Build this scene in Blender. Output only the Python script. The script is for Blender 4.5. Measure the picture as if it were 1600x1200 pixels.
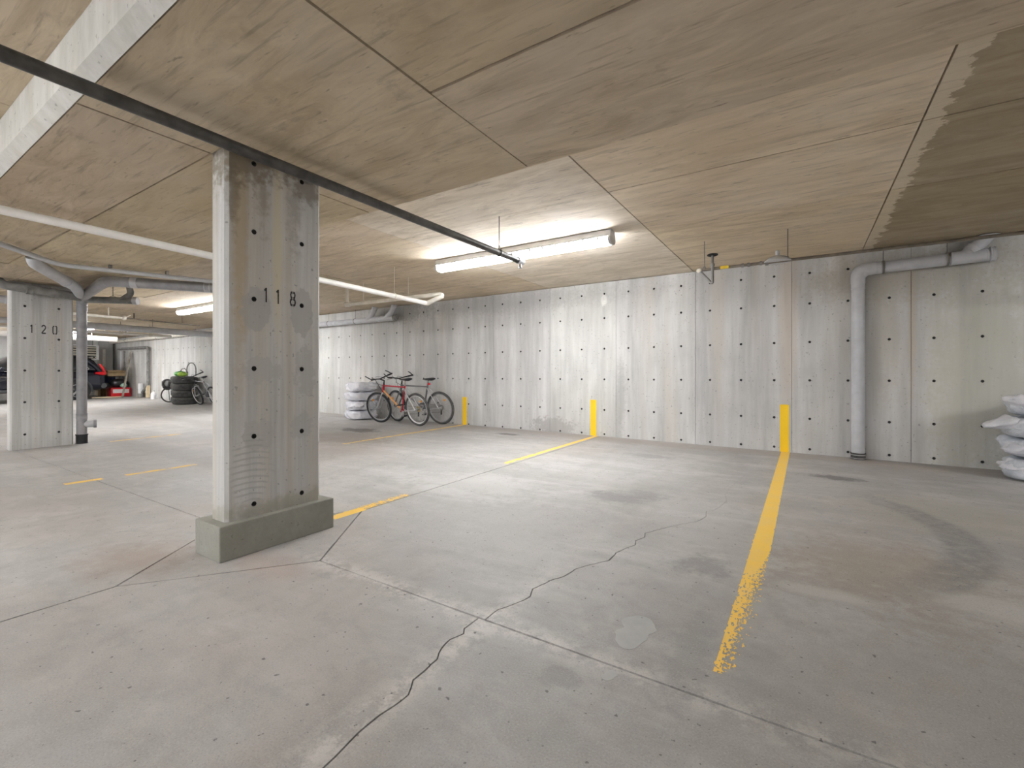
import bpy, math, random
from math import sin, cos, pi, radians as R
from mathutils import Vector as V, Matrix as M, noise as MN
from mathutils.geometry import delaunay_2d_cdt

for o in list(bpy.data.objects):
    bpy.data.objects.remove(o, do_unlink=True)
random.seed(7)
SC = bpy.context.scene
COL = SC.collection

# ------------------------------------------------------------------ camera, world, exposure
cam = bpy.data.cameras.new('camera')
cam.sensor_width = 36.0
cam.lens = 712.0 / 1600.0 * 36.0
cam.shift_y = -13.6 / 1600.0
cam.clip_start = 0.05
camo = bpy.data.objects.new('camera', cam)
COL.objects.link(camo)
camo.location = (0, 0, 1.035)
camo.rotation_euler = (R(90), 0, R(32.73))
SC.camera = camo
world = bpy.data.worlds.new('world')
SC.world = world
world.use_nodes = True
world.node_tree.nodes['Background'].inputs[0].default_value = (0.5, 0.5, 0.5, 1)
world.node_tree.nodes['Background'].inputs[1].default_value = 0.02
SC.view_settings.view_transform = 'Standard'
SC.view_settings.look = 'None'
SC.view_settings.gamma = 1.0
SC.view_settings.use_curve_mapping = False
SC.view_settings.exposure = 1.62
LAMP = 30.0            # radiance of every fluorescent lens
SC.cycles.max_bounces = 6
SC.cycles.diffuse_bounces = 5
SC.cycles.glossy_bounces = 2
SC.cycles.transmission_bounces = 2
SC.cycles.use_adaptive_sampling = True
SC.cycles.adaptive_threshold = 0.05
SC.cycles.adaptive_min_samples = 16
SC.cycles.use_light_tree = False
SC.cycles.caustics_reflective = False
SC.cycles.caustics_refractive = False
SC.cycles.sample_clamp_indirect = 6.0

WY = 7.17              # back wall plane
CU = 2.58              # upper slab
CL = 2.33              # thickened band over the columns
BY0, BY1 = 0.65, 2.44  # band extents


def fz(x, y):          # the slab rises a little towards the far end of the back wall
    return .0085 * min(max(-x - .2, -3), 25) * min(max((y - 1.5) / 5.5, 0), 1.05)


# ------------------------------------------------------------------ materials
class NT:
    def __init__(s, name):
        s.m = bpy.data.materials.new(name)
        s.m.use_nodes = True
        s.t = s.m.node_tree
        s.b = s.t.nodes['Principled BSDF']
        s.geo = None

    def n(s, typ, ins=None, **props):
        nd = s.t.nodes.new(typ)
        for k, v in props.items():
            setattr(nd, k, v)
        for k, v in (ins or {}).items():
            s.set(nd.inputs[k], v)
        return nd

    def set(s, sock, v):
        if isinstance(v, bpy.types.NodeSocket):
            s.t.links.new(v, sock)
        elif isinstance(v, (tuple, list)) and sock.type == 'RGBA' and len(v) == 3:
            sock.default_value = (*v, 1)
        else:
            sock.default_value = v

    def pos(s):
        if s.geo is None:
            s.geo = s.n('ShaderNodeNewGeometry')
        return s.geo.outputs['Position']

    def obj(s):
        return s.n('ShaderNodeTexCoord').outputs['Object']

    def sv(s, vec, scale, off=(0, 0, 0)):
        return s.n('ShaderNodeMapping', {'Vector': vec, 'Scale': scale, 'Location': off}).outputs[0]

    def noise(s, vec, scale, detail=4, rough=.55, dist=0.0):
        return s.n('ShaderNodeTexNoise', {'Vector': vec, 'Scale': scale, 'Detail': detail, 'Roughness': rough, 'Distortion': dist}).outputs[0]

    def mr(s, f, a, b, c=0.0, d=1.0, smooth=False):
        nd = s.n('ShaderNodeMapRange', {'Value': f, 'From Min': a, 'From Max': b, 'To Min': c, 'To Max': d})
        nd.clamp = True
        if smooth:
            nd.interpolation_type = 'SMOOTHSTEP'
        return nd.outputs[0]

    def ma(s, op, a, b=0.0, c=0.0):
        nd = s.t.nodes.new('ShaderNodeMath')
        nd.operation = op
        for i, v in enumerate((a, b, c)):
            s.set(nd.inputs[i], v)
        return nd.outputs[0]

    def mix(s, f, a, b, mode='MIX'):
        nd = s.t.nodes.new('ShaderNodeMix')
        nd.data_type = 'RGBA'
        nd.blend_type = mode
        nd.clamp_factor = True
        s.set(nd.inputs[0], f)
        s.set(nd.inputs[6], a)
        s.set(nd.inputs[7], b)
        return nd.outputs[2]

    def xyz(s, vec):
        return s.n('ShaderNodeSeparateXYZ', {0: vec}).outputs

    def ell(s, p, c, r, edge=.35, nz=None, amt=.5):
        """mask of a ragged ellipse on the axes given by r's non-None entries"""
        x = s.xyz(p)
        d = None
        for k in range(3):
            if r[k] is None:
                continue
            q = s.ma('DIVIDE', s.ma('SUBTRACT', x[k], c[k]), r[k])
            q = s.ma('MULTIPLY', q, q)
            d = q if d is None else s.ma('ADD', d, q)
        d = s.ma('SQRT', d)
        if nz is not None:
            d = s.ma('ADD', d, s.ma('MULTIPLY', s.ma('SUBTRACT', nz, .5), amt * 2))
        return s.mr(d, 1 - edge, 1 + edge, 1, 0, True)

    def fin(s, col, rough=.8, bump=None, bstr=.3, bdist=.01, metal=0, spec=.35):
        s.set(s.b.inputs['Base Color'], col)
        s.set(s.b.inputs['Roughness'], rough)
        s.b.inputs['Metallic'].default_value = metal
        s.b.inputs['Specular IOR Level'].default_value = spec
        if bump is not None:
            bn = s.n('ShaderNodeBump', {'Strength': bstr, 'Distance': bdist, 'Height': bump})
            s.t.links.new(bn.outputs[0], s.b.inputs['Normal'])
        return s.m


def plain(name, col, rough=.6, metal=0.0, var=.12, scale=9, spec=.4, bump=0.0):
    n = NT(name)
    p = n.obj()
    f = n.noise(p, scale, 4)
    c2 = tuple(max(0, c * (1 - 2 * var)) for c in col)
    c3 = tuple(min(1, c * (1 + var)) for c in col)
    c = n.mix(n.mr(f, .3, .7), c2, c3)
    return n.fin(c, rough, f if bump else None, bump, .01, metal, spec)


def concrete(name, c_lo, c_hi, streak=(3.0, 3.0, .35), tint=None, patches=None, marks=(), rough=.85, fine=.10, streakamt=1.0, usecolor=False, rings=None):
    n = NT(name)
    p = n.pos()
    a = n.noise(n.sv(p, streak), 1.4, 5, .6)
    b = n.noise(p, .9, 5, .6, .4)
    c = n.noise(p, 55, 3, .7)
    st2 = n.noise(n.sv(p, tuple(k * 5 for k in streak)), 1.2, 3, .6)
    col = n.mix(n.mr(a, .36, .64), c_lo, c_hi)
    col = n.mix(n.mr(b, .35, .7, 0, .55), col, tuple(k * .80 for k in c_lo))
    col = n.mix(n.mr(st2, .42, .75, 0, .30 * streakamt), col, tuple(min(1, k * 1.13) for k in c_hi))
    if tint:
        t = n.noise(n.sv(p, streak, (3, 5, 1)), 1.1, 3, .5)
        col = n.mix(n.mr(t, .52, .75, 0, .7), col, tint)
    pit = n.noise(p, 38, 2, .5)
    col = n.mix(n.mr(pit, .68, .73, 0, .6), col, tuple(k * .45 for k in c_lo))
    col = n.mix(n.mr(c, .25, .75, 0, fine), col, tuple(k * .55 for k in c_lo))
    nz = n.ma('ADD', n.ma('MULTIPLY', n.noise(p, 6, 3, .6), .55), n.ma('MULTIPLY', n.noise(p, 24, 3, .6), .45))
    nz = n.mr(nz, .3, .7)
    for (cc, rr, colr, amt, edge, na) in marks:
        col = n.mix(n.ma('MULTIPLY', n.ell(p, cc, rr, edge, nz, na), amt), col, colr)
    if rings:
        (cc, rr) = rings
        wv = n.n('ShaderNodeTexWave', {'Vector': n.sv(p, (0, 1, 1), (0, -cc[1] + .02, -cc[2] + .42)), 'Scale': 9, 'Distortion': 2.0, 'Detail': 1.0}, wave_type='RINGS', rings_direction='X')
        col = n.mix(n.ma('MULTIPLY', n.ell(p, cc, rr, .3, nz, .4), n.mr(wv.outputs[1], .62, .85, 0, .45)), col, (.33, .33, .325))
    if usecolor:
        oi = n.n('ShaderNodeObjectInfo')
        col = n.mix(1.0, col, oi.outputs['Color'], 'MULTIPLY')
    return n.fin(col, rough, n.ma('ADD', n.ma('MULTIPLY', c, .3), n.mr(pit, .68, .76, 0, -.5)), .2, .006, 0, .3)


MT = {}
# back wall: pale grey form-finished concrete, brown water stains towards the right end
MT['wall'] = concrete('wall_concrete', (.47, .47, .465), (.69, .69, .683), (2.6, 2.6, .22), (.50, .47, .42), usecolor=True, marks=[
    ((.9, WY, 2.25), (.75, None, .28), (.40, .37, .31), .55, .6, .6),
    ((.82, WY, 1.55), (.14, None, .8), (.48, .45, .38), .5, .7, .5),
    ((-.19, WY, 1.75), (.09, None, 1.0), (.62, .53, .43), .5, .8, .3),
    ((1.08, WY, 1.6), (.03, None, .7), (.52, .43, .30), .5, .8, .4),
    ((1.75, WY, 1.0), (.4, None, 1.2), (.48, .48, .40), .6, .6, .6),
    ((1.35, WY, 1.0), (.16, None, .9), (.56, .54, .46), .5, .6, .5),
    ((-3.75, WY, .12), (.42, None, .16), (.36, .35, .34), .8, .35, .7),
    ((-2.5, WY, .7), (.07, None, .5), (.36, .36, .35), .6, .6, .6),
    ((-2.8, WY, 2.28), (.05, None, .09), (.82, .82, .80), .9, .4, .5),
    ((-4.9, WY, 2.4), (2.2, None, .16), (.37, .37, .37), .6, .7, .6),  # band of shade along the wall top, painted into the concrete
    ((-7.4, WY, 2.45), (.6, None, .22), (.30, .30, .29), .7, .6, .6)])  # painted dark: end of the shadow just below the ceiling
MT['wallplain'] = concrete('side_wall_concrete', (.45, .445, .43), (.56, .555, .54), (2.6, 2.6, .22), (.50, .47, .42))
MT['column'] = concrete('column_concrete', (.46, .46, .45), (.66, .66, .65), (7, 7, .22), (.55, .50, .42), streakamt=1.3, rings=((-2.75, 1.43, .46), (1.5, .11, .20)), marks=[
    ((-2.75, 1.37, 2.0), (1.5, .045, .9), (.46, .37, .24), .8, .6, .3),
    ((-2.75, 1.59, 1.9), (1.5, .03, .6), (.62, .56, .42), .75, .5, .2),
    ((-2.75, 1.40, 2.27), (1.5, .16, .10), (.20, .165, .12), .75, .6, .9),
    ((-2.75, 1.33, 2.15), (1.5, .03, .25), (.22, .18, .13), .6, .6, .6),
    ((-2.75, 1.70, 2.08), (1.5, .05, .2), (.33, .31, .29), .6, .6, .8),
    ((-2.75, 1.50, 2.1), (1.5, .04, .16), (.30, .25, .19), .6, .6, .8),
    ((-2.75, 1.80, 2.25), (1.5, .1, .08), (.22, .19, .155), .7, .6, .9),
    ((-2.75, 1.46, 1.43), (1.5, .085, .13), (.42, .42, .41), .75, .06, .22),
    ((-2.75, 1.755, 1.44), (1.5, .08, .15), (.42, .42, .41), .75, .06, .22),
    ((-2.75, 1.47, .68), (1.5, .09, .09), (.44, .44, .43), .6, .06, .45),
    ((-2.75, 1.76, .71), (1.5, .08, .08), (.40, .40, .39), .5, .15, .5),
    ((-2.75, 1.48, 1.08), (1.5, .10, .08), (.44, .44, .43), .55, .06, .5),
    ((-2.75, 1.78, 1.06), (1.5, .07, .16), (.40, .40, .39), .5, .15, .6),
    ((-2.75, 1.6, .23), (1.5, .5, .05), (.34, .32, .25), .6, .6, .6)])
MT['plinth'] = concrete('plinth_concrete', (.30, .30, .265), (.37, .37, .335), (2, 2, 2), (.34, .33, .29), fine=.25)
MT['hole'] = plain('tie_hole_dark', (.07, .07, .068), .9)
MT['joint'] = plain('joint_dirt', (.07, .063, .056), .95)


def ceiling_mat():
    n = NT('ceiling_concrete')
    p = n.pos()
    w = n.noise(n.sv(p, (1.1, 4.5, 4.5)), 1.5, 6, .68, .9)
    w2 = n.noise(n.sv(p, (2.2, 26, 26)), 1.2, 3, .6, .2)
    b = n.noise(p, .75, 4, .6, .5)
    col = n.mix(n.mr(w, .36, .64), (.50, .408, .288), (.70, .592, .44))
    col = n.mix(n.mr(b, .42, .72, 0, .65), col, (.69, .60, .485))
    col = n.mix(n.mr(n.noise(p, .5, 3, .5), .5, .7, 0, .5), col, (.56, .455, .315))
    col = n.mix(n.mr(w2, .57, .72, 0, .5), col, (.26, .21, .155))
    w3 = n.noise(n.sv(p, (5, 22, 22)), 1.5, 3, .6, .3)
    col = n.mix(n.mr(w3, .64, .74, 0, .6), col, (.22, .175, .13))
    spot = n.noise(n.sv(p, (1, 1.8, 1)), 3.5, 5, .7)
    col = n.mix(n.mr(spot, .60, .76, 0, .5), col, (.24, .19, .145))
    # damp, darker slab to the right, ragged pale lime edge along its construction joint
    x = n.xyz(p)
    ed = n.ma('MULTIPLY', n.ma('SUBTRACT', n.noise(n.sv(p, (5, 5, 0)), 1.3, 6, .7), .5), .34)
    xe = n.ma('ADD', x[0], ed)
    damp = n.mr(xe, .70, .715)
    up = n.mr(x[2], CL + .1, CL + .15)
    pale = n.ma('MULTIPLY', n.mr(xe, .57, .61), n.ma('SUBTRACT', 1.0, damp))
    col = n.mix(n.ma('MULTIPLY', pale, n.ma('MULTIPLY', up, .5)), col, (.66, .58, .45))
    dk = n.mix(n.mr(n.noise(n.sv(p, (1.2, 3.5, 1)), 1.5, 5, .65, 1.0), .35, .7), (.26, .205, .13), (.42, .345, .235))
    col = n.mix(n.ma('MULTIPLY', damp, n.ma('MULTIPLY', up, .8)), col, dk)
    oi = n.n('ShaderNodeObjectInfo')
    col = n.mix(1.0, col, oi.outputs['Color'], 'MULTIPLY')
    return n.fin(col, .85, None, 0, 0, 0, .25)


MT['ceil'] = ceiling_mat()
MT['beamface'] = concrete('slab_edge_concrete', (.50, .49, .45), (.62, .61, .575), (5, 5, 1.2), (.52, .49, .42))


def floor_mat():
    n = NT('floor_concrete')
    p = n.pos()
    x = n.xyz(p)
    a = n.noise(p, .55, 4, .62, .6)
    s = n.noise(n.sv(p, (.5, 2.2, 1)), 1.2, 4, .65, .4)
    s2 = n.noise(n.sv(p, (2.0, .45, 1)), 1.0, 3, .6, .3)
    m = n.noise(p, 7, 4, .7)
    m2 = n.noise(n.sv(p, (1, 1.5, 1)), 2.3, 5, .7, .6)
    f = n.noise(p, 160, 2, .8)
    col = n.mix(n.mr(a, .38, .62), (.325, .315, .302), (.43, .42, .407))
    col = n.mix(n.mr(s, .50, .66, 0, .6), col, (.50, .492, .48))
    col = n.mix(n.mr(s2, .52, .68, 0, .5), col, (.315, .298, .282))
    col = n.mix(n.mr(n.noise(p, .42, 4, .6), .5, .72, 0, .6), col, (.385, .335, .30))
    col = n.mix(n.mr(m2, .54, .70, 0, .45), col, (.50, .49, .475))
    col = n.mix(n.mr(m2, .30, .46, .45, 0), col, (.285, .272, .258))
    col = n.mix(n.mr(m, .50, .72, 0, .35), col, (.235, .225, .215))
    # worn, chalky edges beside the saw joints and the long crack
    rag = n.mr(n.noise(p, 11, 4, .75), .43, .56)
    for k, v0, hw in ((1, 1.56, .11), (0, -1.12, .10)):
        d = n.ma('ABSOLUTE', n.ma('SUBTRACT', x[k], v0))
        e = n.ma('MULTIPLY', n.mr(d, .0, hw, 1, 0), rag)
        if k == 0:
            e = n.ma('MULTIPLY', e, n.mr(x[1], 1.5, 2.6, 1, 0))
        else:
            e = n.ma('MULTIPLY', e, n.mr(x[0], -2.6, -2.2))
        col = n.mix(n.ma('MULTIPLY', e, .75), col, (.60, .58, .55))
    nz = n.mr(n.ma('ADD', n.ma('MULTIPLY', n.noise(p, 3.2, 3, .6), .5), n.ma('MULTIPLY', n.noise(p, 15, 4, .7), .5)), .32, .68)
    nzf = n.noise(p, 14, 2, .7)
    stains = [  # real stains, plus one patch of painted light falloff
        ((-6.75, 5.45, 0), (.42, .20, None), (.10, .09, .08), .85, .3, .6),
        ((-6.2, 4.7, 0), (.9, .45, None), (.23, .20, .175), .6, .5, .6),
        ((-4.25, 6.5, 0), (.20, .10, None), (.13, .12, .11), .85, .3, .5),
        ((-1.36, 3.72, 0), (.22, .16, None), (.22, .215, .21), .75, .4, .6),
        ((-1.15, 3.95, 0), (.16, .14, None), (.23, .225, .22), .6, .4, .7),
        ((-1.65, 5.8, 0), (.25, .12, None), (.23, .22, .21), .6, .5, .7),
        ((-.46, 2.62, 0), (.12, .14, None), (.22, .215, .21), .7, .5, .7),
        ((.25, 5.65, 0), (.22, .10, None), (.12, .115, .11), .8, .4, .7),
        ((.38, 3.1, 0), (.42, .50, None), (.31, .265, .215), .6, .6, .9),
        ((.15, 2.9, 0), (.30, .30, None), (.31, .27, .225), .5, .6, .9),
        ((.75, 1.3, 0), (1.3, 1.5, None), (.25, .24, .225), .5, .6, .5),  # light falling off away from the lamps, painted as a broad dark patch
        ((-2.0, .2, 0), (1.6, .5, None), (.28, .27, .258), .45, .7, .6),
        ((.75, 2.85, 0), (.25, .12, None), (.50, .49, .47), .6, .5, .9),
        ((.12, 2.62, 0), (.16, .06, None), (.48, .47, .45), .6, .5, .9),
        ((1.0, 4.6, 0), (.6, .5, None), (.36, .34, .29), .5, .6, .5),
        ((-3.2, 1.05, 0), (.30, .22, None), (.31, .245, .20), .6, .6, .5),
        ((-2.55, 1.38, 0), (.35, .10, None), (.38, .30, .26), .5, .6, .6),
        ((-2.6, 3.4, 0), (.6, .35, None), (.50, .495, .48), .5, .6, .8),
        ((-3.6, 3.4, 0), (.35, .25, None), (.52, .515, .50), .45, .5, .9),
        ((-1.9, 2.5, 0), (.7, .5, None), (.43, .425, .415), .5, .7, .6),
        ((-.36, 1.78, 0), (.07, .26, None), (.23, .225, .22), .5, .5, .7),
        ((-.70, 1.40, 0), (.06, .06, None), (.21, .205, .20), .5, .3, .5),
        ((-10.5, 4.5, 0), (3.0, .25, None), (.26, .245, .23), .6, .6, .5),
        ((-7.5, 2.6, 0), (2.4, .22, None), (.27, .255, .24), .5, .6, .5),
        ((-1.3, 6.95, 0), (6.0, .22, None), (.34, .29, .245), .5, .7, .5)]
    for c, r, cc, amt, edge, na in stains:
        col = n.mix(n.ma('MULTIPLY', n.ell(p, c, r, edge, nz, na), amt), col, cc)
    # curved tyre scrub to the right of the third stall line
    dx = n.ma('SUBTRACT', x[0], -.55)
    dy = n.ma('SUBTRACT', x[1], 3.9)
    rad = n.ma('SQRT', n.ma('ADD', n.ma('MULTIPLY', dx, dx), n.ma('MULTIPLY', dy, dy)))
    arc = n.mr(n.ma('ABSOLUTE', n.ma('SUBTRACT', rad, 1.38)), .07, .15, 1, 0, True)
    arc = n.ma('MULTIPLY', arc, n.mr(x[0], .3, .7))
    arc = n.ma('MULTIPLY', arc, n.mr(nzf, .3, .65, .35, 1))
    col = n.mix(n.ma('MULTIPLY', arc, .85), col, (.20, .195, .19))
    pits = n.noise(p, 40, 2, .5)
    col = n.mix(n.mr(pits, .70, .725, 0, .8), col, (.09, .085, .08))
    col = n.mix(n.mr(f, .55, .72, 0, .35), col, (.55, .54, .53))
    col = n.mix(n.mr(f, .28, .45, .4, 0), col, (.14, .135, .13))
    h = n.ma('ADD', n.ma('MULTIPLY', m, .5), n.ma('MULTIPLY', f, .2))
    h = n.ma('SUBTRACT', h, n.mr(pits, .72, .76, 0, .6))
    return n.fin(col, n.mr(a, .3, .7, .50, .68), h, .18, .004, 0, .4)


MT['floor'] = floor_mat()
MT['patch'] = concrete('repair_mortar', (.40, .405, .40), (.46, .465, .46), (3, 3, 3), fine=.05)


def paint_mat(name, col, dirt):
    n = NT(name)
    p = n.pos()
    f = n.noise(p, 5, 5, .65)
    g = n.noise(p, 60, 3, .7)
    c = n.mix(n.mr(f, .42, .72, 0, .45), col, dirt)
    c = n.mix(n.mr(g, .55, .8, 0, .3), c, tuple(k * .7 for k in dirt))
    return n.fin(c, .55, g, .15, .003, 0, .4)


MT['yellow'] = paint_mat('yellow_floor_paint', (.93, .60, .10), (.80, .60, .28))
MT['yellowwall'] = paint_mat('yellow_wall_paint', (.93, .60, .015), (.90, .56, .02))
MT['stencil'] = plain('black_stencil_paint', (.055, .055, .055), .7, var=.3, scale=40)
MT['blackpipe'] = plain('dark_steel_pipe', (.10, .095, .09), .45, .3, var=.2, scale=14)
MT['whitepipe'] = plain('white_painted_pipe', (.84, .82, .79), .4, var=.04)
MT['creampipe'] = plain('cream_painted_pipe', (.78, .74, .66), .45, var=.08)
MT['greypvc'] = plain('grey_plastic_pipe', (.50, .51, .535), .38, var=.06)
MT['greycoup'] = plain('grey_plastic_fitting', (.54, .55, .575), .4, var=.06)
MT['darkpvc'] = plain('weathered_grey_pipe', (.33, .33, .345), .4, var=.10)
MT['dustypipe'] = plain('dusty_grey_pipe', (.25, .245, .235), .6, var=.2)
MT['rubber'] = plain('black_rubber', (.035, .035, .037), .75, var=.2, scale=12)
MT['rubberdusty'] = plain('dusty_tyre_rubber', (.085, .083, .08), .8, var=.2, scale=12)
MT['steel'] = plain('galvanised_steel', (.50, .50, .50), .35, .8, var=.12)
MT['chrome'] = plain('bright_metal', (.72, .72, .72), .25, .9, var=.05)
MT['rod'] = plain('threaded_rod', (.24, .23, .21), .5, .6)
MT['brownpipe'] = plain('brown_steel_pipe', (.24, .21, .175), .55, .3, var=.2)
MT['housing'] = plain('lamp_housing', (.62, .62, .63), .4, var=.05)
MT['clip'] = plain('lamp_clip', (.55, .56, .57), .35, .3, var=.05)
MT['tag'] = plain('yellow_tag', (.85, .62, .05), .6)
MT['redframe'] = plain('red_bike_paint', (.45, .015, .03), .3, var=.1, spec=.6)
MT['orangeframe'] = plain('orange_bike_paint', (.68, .33, .12), .35, var=.1, spec=.6)
MT['silverframe'] = plain('silver_bike_paint', (.55, .55, .56), .3, .5, var=.08)
MT['greyframe'] = plain('grey_bike_paint', (.22, .22, .225), .35, .4, var=.1)
MT['alloy'] = plain('alloy_rim', (.70, .70, .71), .3, .6, var=.05)
MT['greyrim'] = plain('dull_grey_rim', (.33, .33, .33), .4, .5, var=.08)
MT['blackplastic'] = plain('black_plastic', (.03, .03, .032), .5, var=.2)
MT['gold'] = plain('gold_sprocket', (.55, .40, .12), .4, .6, var=.1)
MT['orange'] = plain('orange_reflector', (.85, .35, .03), .35)
MT['redlens'] = plain('red_lens', (.75, .012, .02), .2, var=.1, spec=.6)
MT['cardboard'] = plain('brown_cardboard', (.42, .26, .12), .85, var=.1)
MT['cardtan'] = plain('tan_cardboard', (.50, .37, .21), .85, var=.1)
MT['cardpale'] = plain('pale_cardboard', (.74, .62, .42), .85, var=.08)
MT['redbox'] = plain('red_print', (.72, .02, .03), .5, var=.1)
MT['whitebox'] = plain('white_print', (.82, .80, .80), .5, var=.05)
MT['bluebin'] = plain('blue_plastic', (.10, .16, .34), .4, var=.15)
MT['mint'] = plain('mint_cloth', (.45, .68, .58), .8, var=.15)
MT['blackbag'] = plain('black_bag_film', (.02, .02, .022), .3, var=.3, spec=.6)
MT['greenbag'] = plain('green_bag', (.10, .48, .10), .45, var=.35, scale=6)
MT['limebag'] = plain('lime_bag', (.42, .66, .10), .45, var=.2)
MT['whiteplastic'] = plain('white_plastic', (.80, .80, .80), .35, var=.04)
MT['wood'] = plain('grey_wood', (.36, .33, .28), .8, var=.2, scale=5)
MT['carpaint'] = plain('navy_black_car_paint', (.008, .010, .022), .12, .2, var=.05, spec=.8)
MT['cladding'] = plain('car_cladding', (.045, .048, .052), .5, var=.08)
MT['carglass'] = plain('tinted_car_glass', (.012, .014, .018), .05, var=.02, spec=.9)
MT['heater'] = plain('white_enamel', (.78, .78, .77), .4, var=.05)
MT['louvre'] = plain('cream_louvre', (.66, .62, .50), .5, var=.06)
MT['dark'] = plain('dark_interior', (.03, .03, .03), .9)
MT['greymachine'] = plain('grey_machine', (.22, .22, .22), .5, var=.3)


def film_mat(name, lo, hi):
    n = NT(name)
    p = n.obj()
    f = n.noise(p, 7, 5, .6, .8)
    g = n.noise(n.sv(p, (1, 1, 3)), 18, 4, .6, 1.2)
    c = n.mix(n.mr(f, .35, .7), lo, hi)
    c = n.mix(n.mr(g, .62, .72, 0, .5), c, (.93, .93, .95))
    m = n.fin(c, .25, g, .5, .012, 0, .6)
    n.b.inputs['Subsurface Weight'].default_value = .0
    return m


MT['film'] = film_mat('bag_film', (.66, .67, .73), (.86, .86, .90))
MT['filmblue'] = film_mat('bluish_bag_film', (.47, .51, .57), (.70, .73, .78))


def glow_mat():
    n = NT('fluorescent_lens')
    n.fin((.9, .9, .9), .4)
    n.b.inputs['Emission Color'].default_value = (.955, .968, 1.0, 1)
    n.b.inputs['Emission Strength'].default_value = LAMP
    n.m.cycles.emission_sampling = 'FRONT'
    return n.m


MT['glow'] = glow_mat()


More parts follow.
